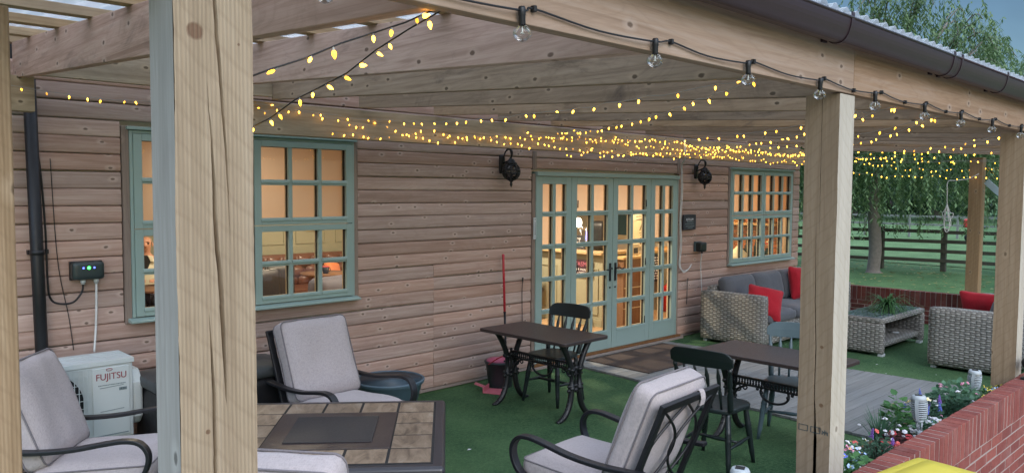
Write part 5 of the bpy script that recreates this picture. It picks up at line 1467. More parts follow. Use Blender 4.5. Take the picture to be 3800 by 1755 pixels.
def plant(label, x, y, habit, h, spread, n, blooms, lm):
    h *= 1.1 if habit == 'grass' else 1.28; spread *= 1.1; n = int(n * 1.4)
    t = thing('flowering_plant', label, 'plant', (x, y, .46), rf.uniform(0, 6), 'plants filling the front trough')
    b = MB()
    for i in range(n):
        a = rf.uniform(0, 6.283); r0 = spread * .3 * rf.random()
        if habit == 'grass':
            L = h * rf.uniform(.6, 1.15); lean = rf.uniform(.1, .75); w_ = rf.uniform(.003, .0055); base = Vector((r0 * math.cos(a), r0 * math.sin(a), 0)); d = Vector((math.cos(a), math.sin(a), 0)); sd = Vector((-d.y, d.x, 0))
            ps = [base + d * (lean * L * t * t) + Vector((0, 0, L * t * (1 - .25 * lean * t))) for t in (0, .35, .7, 1)]
            b.add([ps[0] - sd * w_, ps[0] + sd * w_, ps[1] - sd * w_, ps[1] + sd * w_, ps[2] - sd * w_ * .7, ps[2] + sd * w_ * .7, ps[3]], [(0, 1, 3, 2), (2, 3, 5, 4), (4, 5, 6)])
        else:
            rad = spread * math.sqrt(rf.random()); z = h * (1 - (rad / spread) ** 2 * .55) * rf.uniform(.25, 1.0)
            p = Vector((rad * math.cos(a), rad * math.sin(a), z)); L = rf.uniform(.014, .034) * (1.5 if habit == 'broad' else 1); w_ = L * (.42 if habit == 'broad' else .28)
            d = Vector((math.cos(a) + rf.uniform(-.8, .8), math.sin(a) + rf.uniform(-.8, .8), rf.uniform(-.2, .8))).normalized(); sd = d.cross(Vector((rf.uniform(-.4, .4), rf.uniform(-.4, .4), 1))).normalized(); nn = sd.cross(d)
            b.add([p, p + d * L * .35 + sd * w_ + nn * .003, p + d * L * .8 + sd * w_ * .8, p + d * L * 1.1, p + d * L * .8 - sd * w_ * .8, p + d * L * .35 - sd * w_ + nn * .003], [(0, 1, 2, 3), (0, 3, 4, 5)])
            if i % 6 == 0: b.tube([(p.x * .2, p.y * .2, 0), p * .6 + Vector((0, 0, .01)), p], .0016, 4)
    b.build('foliage', lm, t)
    for kind, col, k in blooms:
        for i in range(int(k * (1.9 if kind == 'cluster' else 1.3 if kind == 'pansy' else .6)) + (kind == 'spike')):
            o = bpy.data.objects.new('bloom', flower(kind, col)); COL.objects.link(o); o.parent = t
            a = rf.uniform(0, 6.283); rad = spread * math.sqrt(rf.random()) * .95; z = h * (1 - (rad / spread) ** 2 * .5) * rf.uniform(.85, 1.12) if habit != 'grass' else h * rf.uniform(.45, .9)
            o.location = (rad * math.cos(a), rad * math.sin(a), z); s = rf.uniform(.55, 1.0) if kind != 'pansy' else rf.uniform(.75, 1.2)
            o.scale = (s, s, s); o.rotation_euler = (rf.uniform(-.3, 1.0), rf.uniform(-.5, .5), rf.uniform(0, 6)) if kind != 'spike' else (rf.uniform(-.2, .2), rf.uniform(-.2, .2), 0)
    return t
plant('grassy clump with yellow pansies right beside the cracked post', 3.86, 1.66, 'grass', .20, .16, 170, [('pansy', 'yellow', 4), ('pansy', 'cream', 3)], LM[0])
plant('bright green broad leaved plant with white pansies near the cracked post', 4.06, 1.63, 'broad', .14, .13, 220, [('pansy', 'white', 4), ('pansy', 'blue', 2), ('pansy', 'paleblue', 2)], LM[0])
plant('leafy plant with pale blue and white blooms behind the grassy clump', 4.16, 1.76, 'leaf', .18, .13, 260, [('cluster', 'white', 6), ('pansy', 'paleblue', 4), ('pansy', 'pink', 2)], LM[1])
plant('plant with purple flower spikes and coral blooms before the middle torch', 4.46, 1.68, 'leaf', .15, .14, 260, [('spike', 'purple', 4), ('cluster', 'coral', 5), ('pansy', 'white', 2)], LM[2])
plant('low plant with one big pink pansy at the brick edge', 4.62, 1.60, 'leaf', .10, .11, 200, [('pansy', 'pink', 2), ('cluster', 'red', 4), ('pansy', 'white', 2)], LM[2])
plant('tall dark grassy plant leaning over the deck', 4.82, 1.80, 'grass', .22, .12, 90, [('cluster', 'white', 4)], LM[2])
plant('red leaved plant with tiny white flowers around the middle torch', 4.80, 1.68, 'leaf', .11, .12, 240, [('cluster', 'red', 6), ('cluster', 'white', 6)], leafmat('red_leaf', (.09, .02, .025), (.16, .05, .05)))
plant('upright bright green plant rising behind the middle torch', 5.16, 1.83, 'broad', .22, .07, 130, [('cluster', 'cream', 2)], LM[0])
plant('pale green plant with white star flowers right of the middle torch', 5.20, 1.64, 'leaf', .11, .12, 300, [('cluster', 'white', 9), ('pansy', 'white', 3), ('pansy', 'paleblue', 2)], LM[1])
plant('plant with blue lavender spikes between the two torches', 5.42, 1.76, 'leaf', .19, .12, 220, [('spike', 'blue', 8), ('pansy', 'cream', 2), ('spike', 'purple', 2)], LM[2])
plant('low plant edged with pink and white blossoms on the brick edge between the torches', 5.44, 1.60, 'leaf', .09, .12, 220, [('cluster', 'pink', 5), ('cluster', 'white', 6)], LM[1])
plant('dark green broad leaved plant in the far half of the trough', 5.78, 1.70, 'broad', .17, .17, 300, [('cluster', 'white', 3)], LM[2])
plant('bluish leaved plant dotted with pale pink blossoms before the far torch', 6.08, 1.76, 'broad', .17, .14, 240, [('cluster', 'pink', 4)], LM[1])
plant('plant with large yellow and pale blue pansies below the far torch', 6.27, 1.62, 'leaf', .13, .14, 240, [('pansy', 'yellow', 4), ('pansy', 'paleblue', 5)], LM[0])
plant('plant with one yellow pansy against the unsplit post', 6.48, 1.60, 'leaf', .11, .09, 140, [('pansy', 'yellow', 2), ('pansy', 'white', 1)], LM[0])

gb = thing('grit_bin', 'yellow plastic bin with a rounded lid outside the brick wall', 'bin', (3.39, 1.0, .078), R(-8))
b = MB(); b.rbox((0, 0, .34), (.46, .46, .62), .05, 8); b.build('body', M['bin'], gb)
b = MB(); b.rbox((0, 0, .69), (.54, .54, .15), .055, 12, .008); b.build('lid', M['bin'], gb)
b = MB(); b.rbox((0, -.02, .768), (.40, .40, .02), .009, 6); b.build('lid_panel', M['bin'], gb)
sp = thing('spotlight', 'small black bracketed spotlight on the brick wall at the right edge', 'spotlight', (6.62, 1.46, .655))
b = MB(); b.box(-.03, .03, -.03, .03, 0, .012); b.bar((0, 0, .01), (.03, 0, .09), .02, .012, (0, 1, 0)); b.bar((.03, -.035, .09), (.03, .035, .09), .012, .012, (0, 0, 1)); b.build('bracket', M['black'], sp)
b = MB(); b.turned((-.02, 0, .125), (.14, 0, .10), [(0, .02), (.1, .035), (.85, .045), (1, .045)], 14); b.build('head', M['black'], sp)

# a few pale petals blown on to the turf
b = MB(); rr = random.Random(44)
for x, y in ((9.35, 3.55), (9.2, 3.95), (8.95, 3.3), (4.0, 3.9), (4.35, 3.35), (3.9, 4.5), (5.9, 4.3), (4.7, 4.0), (4.1, 5.2), (9.3, 2.9), (6.2, 4.6), (4.45, 2.6), (3.75, 3.65)):
    a = rr.uniform(0, 6.3); l = rr.uniform(.012, .028); c, s_ = math.cos(a) * l, math.sin(a) * l
    b.add([(x - c, y - s_, .009), (x + s_ * .5, y - c * .5, .013), (x + c, y + s_, .010), (x - s_ * .5, y + c * .5, .014)], [(0, 1, 2, 3)])
tag(b.build('petal_litter', PM['white']), 'scatter of pale petals and leaf bits on the green turf', 'litter', kind='stuff')

# ------------------------------------------------------------------ paddock fence, willow, far trees
fe = random.Random(12)
fn = thing('paddock_fence', 'dark post and four rail timber fence behind the willow', 'fence', (21.7, 8, 0)); FN = (21.7, 8, 0)
FP = [(22.15 - (y - 5.2) * .19 if False else 22.2 - (y - 5.25) * .19, y) for y in [1.0 + 1.44 * i for i in range(14)]]
for x, y in FP:
    b = MB(); b.box(x - .06, x + .06, y - .06, y + .06, 0, 1.13 + fe.uniform(-.02, .02)); b.build('post', M['fence'], fn, FN, bevel=.008)
for (xa, ya), (xb, yb_) in zip(FP, FP[1:]):
    for z in (.27, .52, .77, 1.02):
        b = MB(); b.bar((xa - .075, ya, z + fe.uniform(-.012, .012)), (xb - .075, yb_, z + fe.uniform(-.012, .012)), .03, .088, (1, .2, 0)); b.build('rail', M['fence'], fn, FN)
def blob_tree(label, x, y, h, r, leaf, n, seed, zc=.58, ls=.32, group='far trees across the field', flat=.8):
    rr = random.Random(seed); t = thing('bushy_tree', label, 'tree', (x, y, 0), 0, group)
    b = MB(); b.turned((0, 0, 0), (.1, .1, h * .55), [(0, r * .11), (.2, r * .07), (1, r * .03)], 9)
    for k in range(6):
        a = rr.uniform(0, 6.28); b.tube([(0, 0, h * rr.uniform(.25, .45)), (r * .4 * math.cos(a), r * .4 * math.sin(a), h * .62), (r * .75 * math.cos(a), r * .75 * math.sin(a), h * .8)], [r * .035, r * .02, r * .008], 6)
    b.build('trunk', M['bark'], t)
    cl_ = [(rr.gauss(0, .48) * r, rr.gauss(0, .48) * r, h * zc + rr.gauss(0, .22) * h, rr.uniform(.2, .42) * r) for _ in range(34)]
    P = []; F = []
    for i in range(n):
        cx, cy, cz, cr = rr.choice(cl_); d = Vector((rr.gauss(0, 1), rr.gauss(0, 1), rr.gauss(0, 1) * flat)).normalized() * cr * rr.uniform(.5, 1.05)
        p = Vector((cx, cy, max(.3, cz))) + d; s = ls * rr.uniform(.5, 1.2); u = Vector((rr.gauss(0, 1), rr.gauss(0, 1), rr.gauss(0, 1))).normalized(); v = u.cross(Vector((rr.gauss(0, 1), rr.gauss(0, 1), rr.gauss(0, 1)))).normalized()
        k = len(P); P += [p - u * s, p + v * s * .45, p + u * s, p - v * s * .45]; F.append((k, k + 1, k + 2, k + 3))
    b = MB(); b.add(P, F); b.build('crown', leaf, t)
blob_tree('dark round tree far across the field, seen left of the willow trunk', 62, 33.5, 8.5, 5.5, M['farleaf'], 5000, 1)
blob_tree('dark round tree far across the field, seen between the willow trunk and the hanging rope', 66, 27.5, 7.5, 5.0, M['farleaf'], 5000, 2)
blob_tree('dark round tree far across the field, seen right of the hanging rope', 64, 20.5, 8.0, 5.0, M['farleaf'], 5000, 3)
blob_tree('dark round tree far across the field, seen through the clear screen', 62, 15.0, 7.0, 4.8, M['farleaf'], 4500, 4)
blob_tree('dark round tree far across the field, behind the cabin corner', 66, 41, 8.0, 5.5, M['farleaf'], 4500, 6)
hd = random.Random(6); b = MB(); P = []; F = []
for i in range(16000):
    y = hd.uniform(-5, 70); x = 78 + hd.gauss(0, 1.3) - (y - 25) * .12; z = 4.2 * hd.random() ** .8 * (1 + .25 * math.sin(y * .7) + .2 * math.sin(y * 1.9)); s = .5 * hd.uniform(.5, 1.2)
    u = Vector((hd.gauss(0, 1), hd.gauss(0, 1), hd.gauss(0, 1))).normalized(); v = u.cross(Vector((hd.gauss(0, 1), hd.gauss(0, 1), 1))).normalized(); p = Vector((x, y, z))
    k = len(P); P += [p - u * s, p + v * s * .5, p + u * s, p - v * s * .5]; F.append((k, k + 1, k + 2, k + 3))
b.add(P, F); tag(b.build('field_hedge', M['farleaf']), 'long dark hedge along the far side of the field', 'hedge')
tl = thing('feed_cart', 'small red feed cart standing far off across the field', 'cart', (36, 10.12, 0), R(15))
b = MB(); b.rbox((0, 0, .78), (.4, .52, .36), .06, 6); b.build('body', plain('red_cart_paint', (.42, .03, .03), .4), tl)
for s in (-1, 1):
    b = MB(); b.turned((s * .20, 0, .22), (s * .25, 0, .22), [(0, .22), (1, .22)], 16); b.build('wheel', M['black'], tl)
b = MB(); b.bar((0, -.25, .6), (0, -.6, .6), .06, .05); b.build('drawbar', M['black'], tl)
farwhite = plain('weathered_white_paint', (.17, .18, .17), .8)
wf = thing('white_fence', 'pale rail fence far off across the field', 'fence', (38, 13.2, 0))
for i in range(7):
    b = MB(); b.box(-.04, .04, -6 + i * 2 - .04, -6 + i * 2 + .04, 0, 1.05); b.build('post', farwhite, wf)
for z in (.55, .92):
    b = MB(); b.box(-.03, .03, -6, 6, z, z + .09); b.build('rail', farwhite, wf)

wl = thing('willow_tree', 'weeping willow with a rough grey trunk on the lawn beyond the patio', 'tree', (20.34, 7.89, 0))
rw = random.Random(77); rgt = Vector((math.cos(yw), -math.sin(yw), 0)); fwd = Vector((math.sin(yw), math.cos(yw), 0))
CC = rgt * .55 + fwd * .4          # crown centre relative to the trunk
b = MB(); b.tube(catmull([(0, 0, -.02), (0, 0, .12), (.02, -.02, .6), (0, .02, 1.3), (-.03, .03, 1.9), (-.05, .0, 2.5), (.1, -.1, 3.2)], 5), [.25, .215, .185, .17, .16] + [.152] * 6 + [.148] * 6 + [.145] * 6 + [.14] * 7 + [.13], 14)
tips = []
for k in range(13):
    a = k * 2 * math.pi / 13 + rw.uniform(-.25, .25); rad = rw.uniform(.9, 2.3); hh = rw.uniform(4.9, 7.4) - rad * .35
    end = CC + Vector((rad * math.cos(a), rad * math.sin(a), hh)); mid = Vector((CC.x * .4 + rad * .35 * math.cos(a), CC.y * .4 + rad * .35 * math.sin(a), 2.6 + hh * .3))
    pts = catmull([(.05, -.05, 2.3 + rw.uniform(0, .7)), mid, end], 6); b.tube(pts, [.085 * (1 - i / len(pts) * .85) for i in range(len(pts))], 7)
    tips += pts[5:]
    for q in range(3):
        aa = a + rw.uniform(-.9, .9); e2 = end + Vector((math.cos(aa), math.sin(aa), 0)) * rw.uniform(.4, 1.0) + Vector((0, 0, rw.uniform(-.5, .5)))
        p2 = catmull([pts[-4], (pts[-1] + e2) / 2 + Vector((0, 0, .3)), e2], 5); b.tube(p2, [.024 * (1 - i / len(p2) * .8) for i in range(len(p2))], 5); tips += p2[2:]
b.build('trunk', M['bark'], wl)
P = []; F = []; twig = MB()
def strand(p, L, sway):
    d = Vector((rw.gauss(0, .3), rw.gauss(0, .3), 0)); n = int(L / .055); q = Vector(p); w0 = rw.uniform(0, 6)
    pl_ = [q.copy()]
    for i in range(n):
        t = i / max(1, n - 1)
        q = q + Vector((d.x * .05 * (1 - t) + .004 * math.sin(i * .3 + w0), d.y * .05 * (1 - t) + .004 * math.cos(i * .26 + w0), -.053 * (.35 + .65 * min(1, t * 3)) + (.02 if t < .06 else 0)))
        if q.z < .95: break
        if i % 6 == 0: pl_.append(q.copy())
        a = rw.uniform(0, 6.283); l = rw.uniform(.09, .17); ld = Vector((math.cos(a) * .75, math.sin(a) * .75, -.75)).normalized() * l; sd = Vector((-math.sin(a), math.cos(a), rw.uniform(-.5, .5))).normalized() * l * .15
        k = len(P); P.extend((q, q + ld * .45 + sd, q + ld, q + ld * .45 - sd)); F.append((k, k + 1, k + 2, k + 3))
    if len(pl_) > 1: twig.tube(pl_, .0028, 3)
for i in range(850):
    p = rw.choice(tips) + Vector((rw.gauss(0, .22), rw.gauss(0, .22), rw.gauss(0, .15)))
    strand(p, rw.uniform(.8, 2.2) if rw.random() < .5 else rw.uniform(2.5, 5.6), 0)
# hanging outer curtain
for i in range(760):
    a = rw.uniform(0, 6.283); rad = 2.6 + rw.gauss(0, .35); z = 4.4 + rw.gauss(0, .5)
    p = CC * .75 + Vector((rad * math.cos(a), rad * math.sin(a), z)); strand(p, rw.uniform(1.2, 3.4), 0)
b = MB(); b.add(P, F); b.build('crown', M['willow'], wl); twig.build('twigs', M['willow'], wl)
hb = thing('bird_feeder', 'dark hanging feeder on the willow trunk', 'feeder', tuple(Vector((20.34, 7.89, 0)) + rgt * .30 - fwd * .1) )
hb.location.z = 1.72
b = MB(); b.sphere((0, 0, 0), .11, 12, 8, 0, (.8, .8, 1.3)); b.turned((0, 0, .13), (0, 0, .4), [(0, .04), (.3, .008), (1, .006)], 8); b.build('body', M['black'], hb)
# ------------------------------------------------------------------ inside the cabin
def blind(label, x0, x1, z0, z1, y=6.20):
    t = thing('roller_blind', label, 'blind', ((x0 + x1) / 2, y, z1), 0, 'cream roller blinds behind the glass')
    b = MB(); n = 12; vs = []; fs = []; w_ = x1 - x0; rr = random.Random(int(x0 * 10))
    for i in range(n + 1):
        x = -w_ / 2 + w_ * i / n
        for j in range(7):
            z = -(z1 - z0) * j / 6
            vs.append((x, .004 * math.sin(i * 1.3 + j * .7 + x0) * (j / 6) + rr.uniform(-.001, .001), z))
    for i in range(n):
        for j in range(6): fs.append((7 * i + j, 7 * i + j + 1, 7 * i + 8 + j, 7 * i + 7 + j))
    b.add(vs, fs, 0, True); b.build('cloth', M['blind'], t)
    b = MB(); b.turned((-w_ / 2, .01, .02), (w_ / 2, .01, .02), [(0, .022), (1, .022)], 12); b.build('roller', M['cream'], t)
    b = MB(); b.box(-w_ / 2, w_ / 2, -.006, .006, -(z1 - z0) - .018, -(z1 - z0)); b.build('bottom_bar', M['cream'], t)
blind('cream blind drawn half down in the window near the air conditioner', 2.0, 3.88, 1.72, 2.42)
blind('cream blind drawn half down in the window over the wicker sofa', 10.36, 12.25, 1.66, 2.32)
blind('cream blind over the two upper rows of the thermometer side panel', 6.26, 6.83, 1.36, 2.15)
blind('cream blind over the top row of the door leaf next to the thermometer side panel', 6.90, 7.57, 1.735, 2.15)
blind('cream blind over the top row of the door leaf next to the plaque side panel', 7.64, 8.34, 1.735, 2.15)
blind('cream blind over the two upper rows of the plaque side panel', 8.42, 8.98, 1.36, 2.15)

# panelled back wall with dado mouldings
b = MB(); b.box(.2, 12.42, 11.86, 11.9, 0, 1.55); b.box(.2, 12.42, 11.83, 11.86, 1.55, 1.60)
for i in range(16):
    x = .45 + i * .75
    for q in ((x, x + .55, 1.10, 1.12), (x, x + .55, 1.46, 1.48), (x, x + .02, 1.12, 1.46), (x + .53, x + .55, 1.12, 1.46)): b.box(q[0], q[1], 11.845, 11.859, q[2], q[3])
b.build('wall_panelling', M['sage'], cabin, CO)
b = MB(); b.box(6.62, 6.92, 11.835, 11.844, 1.31, 1.40); tag(b.build('brass_plate', plain('brass', (.75, .55, .22), .35), None, (6.77, 11.84, 1.35)), 'small pale brass plate on the green panelling seen through the first window', 'plate')
# tufted bench along the back wall
bq = thing('banquette', 'brown buttoned leather bench along the panelled back wall', 'bench', (5, 11.4, 0)); BO = (5, 11.4, 0)
b = MB(); b.rbox((5, 11.25, .36), (6.0, .68, .22), .06, 8); b.build('seat', M['leather'], bq, BO)
b = MB(); b.rbox((5, 11.62, .70), (6.0, .20, .52), .07, 8)
for i in range(22):
    for j in range(3):
        x = 2.1 + i * .27 + (.13 if j % 2 else 0); b.rbox((x, 11.53, .53 + j * .15), (.25, .09, .20), .04, 2, .01)
b.build('backrest', M['leather'], bq, BO)
b = MB(); b.box(2.0, 8.0, 11.0, 11.7, .03, .26); b.build('base', M['brownwood'], bq, BO)
def tubchair(label, x, y, rz, m_, h=.98):
    t = thing('dining_chair', label, 'chair', (x, y, .03), rz, 'high backed dining chairs inside the cabin')
    b = MB(); b.rbox((0, .05, .44), (.46, .46, .10), .035, 6); b.build('seat', m_, t)
    b = MB(); b.rbox((0, -.20, .70), (.46, .08, h - .42), .03, 6); b.build('backrest', m_, t)
    for sx in (-1, 1):
        for y_ in (-.18, .22):
            b = MB(); b.turned((sx * .19, y_, 0), (sx * .18, y_, .41), [(0, .016), (1, .022)], 8); b.build('leg', M['brownwood'], t)
dk = plain('black_leatherette', (.025, .022, .024), .42)
tubchair('black dining chair seen through the first window, beside the leather bench', 4.92, 9.75, R(10), dk)
tubchair('black dining chair seen through the first window, the nearer to its left side', 4.45, 9.25, R(25), dk)
tubchair('oxblood dining chair seen through the thermometer side panel', 8.55, 8.55, R(-60), plain('oxblood_leather', (.10, .018, .018), .4), 1.02)
tubchair('black dining chair seen through the window over the sofa', 11.85, 7.0, R(40), dk, 1.10)
ot = thing('armchair', 'rounded blue grey armchair back seen low in the first window', 'armchair', (5.15, 8.55, .03), R(15))
b = MB(); b.rbox((0, 0, .62), (.74, .22, .56), .10, 8, .02); b.build('backrest', plain('blue_grey_velvet', (.10, .10, .135), .7), ot)
b = MB(); b.rbox((0, .3, .30), (.74, .62, .26), .07, 8); b.build('seat', plain('blue_grey_velvet_b', (.10, .10, .135), .7), ot)
for s in (-1, 1):
    b = MB(); b.rbox((s * .36, .25, .42), (.12, .66, .42), .05, 6); b.build('arm', plain('blue_grey_velvet_c', (.10, .10, .135), .7), ot)
def rtable(label, x, y, r=.36):
    t = thing('pub_table', label, 'table', (x, y, .03), 0, 'round pub tables inside the cabin')
    b = MB(); b.turned((0, 0, .70), (0, 0, .735), [(0, r - .01), (.3, r), (1, r)], 28); b.build('table_top', M['brownwood'], t)
    b = MB(); b.turned((0, 0, 0), (0, 0, .70), [(0, .22), (.04, .20), (.07, .04), (.95, .035), (1, .12)], 16); b.build('pedestal', M['iron'], t)
rtable('round pub table with a black mug on it, inside the first window', 6.1, 10.35)
rtable('round pub table before the seated man', 3.62, 10.15)
mg = thing('mug', 'black mug with a red inside on the round table', 'mug', (6.04, 10.22, .765))
b = MB(); b.turned((0, 0, 0), (0, 0, .10), [(0, .035), (.1, .042), (1, .055)], 16); b.tube([(.05 + .028 * math.sin(a), 0, .055 - .032 * math.cos(a)) for a in [i * math.pi / 8 for i in range(9)]], .006, 6); b.build('body', M['black'], mg)
b = MB(); b.turned((0, 0, .098), (0, 0, .106), [(0, .056), (1, .052)], 16); b.build('rim', M['redpole'], mg)
b = MB(); b.rbox((0, 0, 0), (.34, .10, .34), .04, 8, .03); o = b.build('scatter_cushion', plain('orange_cloth', (.58, .19, .07), .8)); o.location = (6.72, 11.15, .66); o.rotation_euler = (R(-18), R(8), R(25)); tag(o, 'orange scatter cushion on the leather bench', 'cushion')
cc_ = thing('tub_chair', 'cream rounded tub seat seen behind the black dining chairs', 'chair', (4.25, 10.1, .03))
b = MB(); b.turned((0, 0, .05), (0, 0, 1.05), [(0, .25), (.35, .28), (.75, .30), (.92, .24), (1, .08)], 20); b.build('shell', plain('cream_leatherette', (.70, .58, .36), .6), cc_)
b = MB(); b.turned((0, 0, 0), (0, 0, .05), [(0, .2), (1, .2)], 16); b.build('base', M['brownwood'], cc_)

# the man at the table: one continuous skinned body
def skinned(name, joints, edges, mat, parent, lv=2):
    me = bpy.data.meshes.new(name); me.from_pydata([j[0] for j in joints], edges, []); me.update()
    o = bpy.data.objects.new(name, me); COL.objects.link(o); o.parent = parent
    sk = o.modifiers.new('skin', 'SKIN'); sk.use_smooth_shade = True
    for v, j in zip(me.skin_vertices[0].data, joints):
        r_ = j[1]; v.radius = r_ if isinstance(r_, tuple) else (r_, r_)
    me.skin_vertices[0].data[0].use_root = True
    sb_ = o.modifiers.new('sub', 'SUBSURF'); sb_.levels = lv; sb_.render_levels = lv
    me.materials.append(mat); return o
skin = plain('skin', (.52, .27, .18), .5, var=.06)
pp = thing('person', 'balding man in an open pale shirt over a dark tee, seated behind the first window', 'person', (3.70, 10.80, .03), R(160))
J = [((0, 0, .50), (.16, .13)), ((0, .0, .70), (.16, .11)), ((0, .02, .93), (.185, .115)), ((0, .02, 1.04), (.10, .075)), ((0, .03, 1.11), .055), ((0, .045, 1.17), .062), ((0, .05, 1.235), (.078, .092)), ((0, .045, 1.295), (.076, .090)), ((0, .04, 1.335), (.045, .055)),
     ((.17, .01, 1.0), .058), ((.23, .06, .80), .047), ((.13, .30, .77), .036), ((.06, .36, .80), .026),
     ((-.17, .01, 1.0), .058), ((-.24, .05, .80), .047), ((-.16, .31, .77), .036), ((-.10, .39, .80), .026),
     ((.10, .16, .47), .085), ((.12, .42, .47), .060), ((.12, .44, .10), .045), ((.12, .54, .05), .035),
     ((-.10, .16, .47), .085), ((-.12, .42, .47), .060), ((-.12, .44, .10), .045), ((-.12, .54, .05), .035),
     ((0, .150, 1.225), .014)]
E_ = [(0, 1), (1, 2), (2, 3), (3, 4), (4, 5), (5, 6), (6, 7), (7, 8), (3, 9), (9, 10), (10, 11), (11, 12), (3, 13), (13, 14), (14, 15), (15, 16), (0, 17), (17, 18), (18, 19), (19, 20), (0, 21), (21, 22), (22, 23), (23, 24), (6, 25)]
for side, w_ in ((1, 12), (-1, 16)):     # five fingers and a thumb on each hand
    bx, by, bz = J[w_][0]
    for k in range(4):
        i0 = len(J); J.append(((bx - side * .012 + (k - 1.5) * .016, by + .045, bz - .004), .0085)); J.append(((bx - side * .03 + (k - 1.5) * .017, by + .085 - abs(k - 1.4) * .008, bz - .022), .0075))
        E_ += [(w_, i0), (i0, i0 + 1)]
    i0 = len(J); J.append(((bx - side * .038, by + .015, bz + .004), .009)); J.append(((bx - side * .058, by + .045, bz - .004), .008)); E_ += [(w_, i0), (i0, i0 + 1)]
body = skinned('body', J, E_, skin, pp)
SJ = [((0, 0, .52), (.185, .15)), ((0, .0, .70), (.185, .135)), ((0, .015, .92), (.21, .14)), ((0, .015, 1.03), (.125, .10)), ((.17, .01, 1.0), .075), ((.235, .06, .80), .066), ((.15, .25, .775), .056), ((-.17, .01, 1.0), .075), ((-.245, .05, .80), .066), ((-.17, .25, .775), .056)]
skinned('shirt', SJ, [(0, 1), (1, 2), (2, 3), (3, 4), (4, 5), (5, 6), (3, 7), (7, 8), (8, 9)], plain('pale_shirt_cloth', (.66, .64, .50), .85), pp)
b = MB(); b.prism([(-.075, 1.075), (0, .86), (.075, 1.075), (.03, 1.10), (-.03, 1.10)], .125, .150, Matrix(((1, 0, 0, 0), (0, 0, 1, 0), (0, 1, 0, 0), (0, 0, 0, 1)))); b.build('tee', M['black'], pp, bevel=.008)
b = MB()
for s in (-1, 1): b.prism([(s * .02, 1.10), (s * .085, 1.085), (s * .10, 1.01), (s * .055, 1.02)], .118, .158, Matrix(((1, 0, 0, 0), (0, 0, 1, 0), (0, 1, 0, 0), (0, 0, 0, 1))))
b.build('collar', plain('pale_collar_cloth', (.70, .68, .54), .85), pp, bevel=.006)
b = MB()
for s in (-1, 1): b.sphere((s * .032, .128, 1.252), .011, 10, 7)
b.build('eyes', M['black'], pp)
b = MB()
for s in (-1, 1): b.rbox((s * .032, .133, 1.272), (.034, .014, .007), .003, 2)
b.rbox((0, .132, 1.182), (.046, .012, .010), .004, 2); b.build('brows_and_mouth', M['brownwood'], pp)
b = MB()
for s in (-1, 1): b.sphere((s * .082, .04, 1.235), .028, 10, 8, 0, (.35, .7, 1.1))
b.build('ears', skin, pp)
b = MB(); b.sphere((0, .015, 1.275), .088, 16, 10, 0, (.93, .93, .75)); b.build('hair', plain('grey_stubble', (.30, .22, .17), .9), pp)
trj = [((0, .03, .49), (.17, .145)), ((.10, .17, .475), .098), ((.12, .42, .475), .074), ((.12, .44, .12), .060), ((-.10, .17, .475), .098), ((-.12, .42, .475), .074), ((-.12, .44, .12), .060)]
skinned('trousers', trj, [(0, 1), (1, 2), (2, 3), (0, 4), (4, 5), (5, 6)], plain('dark_trousers', (.03, .03, .04), .9), pp)

# bar
bar = thing('bar_counter', 'sage green panelled bar counter with pale oak top behind the doors', 'bar', (8.78, 7.2, .03)); BC = (8.78, 7.2, .03)
b = MB(); b.box(8.80, 9.35, 7.22, 10.6, .03, 1.08); b.build('body', M['sage'], bar, BC)
b = MB()
for i in range(4):
    y0_ = 7.30 + i * .82
    for q in ((y0_, y0_ + .70, .86, .875), (y0_, y0_ + .70, .20, .215), (y0_, y0_ + .015, .215, .86), (y0_ + .685, y0_ + .70, .215, .86)): b.box(8.785, 8.799, q[0], q[1], q[2], q[3])
b.box(8.78, 8.799, 7.22, 10.6, .03, .13); b.build('moulding', M['sage'], bar, BC)
b = MB(); b.box(8.70, 9.42, 7.17, 10.65, 1.081, 1.125); b.build('top', M['oak'], bar, BC, bevel=.006)
b = MB(); b.tube(catmull([(8.66, 7.34, .17), (8.66, 7.52, .19), (8.66, 7.62, .17)], 4), .016, 8); b.tube([(8.66, 7.40, .18), (8.78, 7.40, .13)], .012, 6); b.build('foot_rail', plain('brass_rail', (.70, .50, .20), .3, metal=.8), bar, BC)
sg = thing('sign_board', 'dark maroon sign with pink and white lettering hung on the bar front', 'sign', (8.77, 7.70, .875))
b = MB(); b.box(-.012, .008, -.30, .30, -.115, .115); b.build('board', plain('maroon_board', (.045, .015, .025), .5), sg)
text('SARCASM', .095, (-.0135, -.0, .05), (R(90), 0, R(-90)), plain('pink_ink', (.42, .12, .18), .6), sg, .0005)
text('ONE OF THE MANY', .050, (-.0135, 0, -.03), (R(90), 0, R(-90)), M['letpale'], sg, .0005)
text('SERVICES I OFFER', .050, (-.0135, 0, -.082), (R(90), 0, R(-90)), M['letpale'], sg, .0005)
cb = thing('chalkboard', 'small black chalkboard with white writing standing on the bar', 'chalkboard', (8.98, 7.88, 1.126))
b = MB(); b.box(-.012, .012, -.16, .16, 0, .21); b.build('board', M['slate'], cb)
text('Sorry', .075, (-.0135, .0, .16), (R(90), 0, R(-90)), M['letpale'], cb, .0005)
b = MB(); rr = random.Random(3)
for z in (.095, .045):
    y0_ = -.12
    while y0_ < .11: w_ = rr.uniform(.02, .05); b.box(-.0135, -.0121, y0_, y0_ + w_, z - .012, z + .012); y0_ += w_ + .014
b.build('chalk_lines', M['letpale'], cb)
pu = thing('beer_font', 'chrome beer font with a lit white badge on the bar', 'beer tap', (9.02, 7.84, 1.126))
b = MB(); b.turned((0, 0, 0), (0, 0, .30), [(0, .05), (.06, .03), (1, .026)], 12); b.tube([(0, -.12, .32), (0, .12, .32)], .03, 10); b.build('column', plain('chrome', (.6, .6, .6), .2, metal=1), pu)
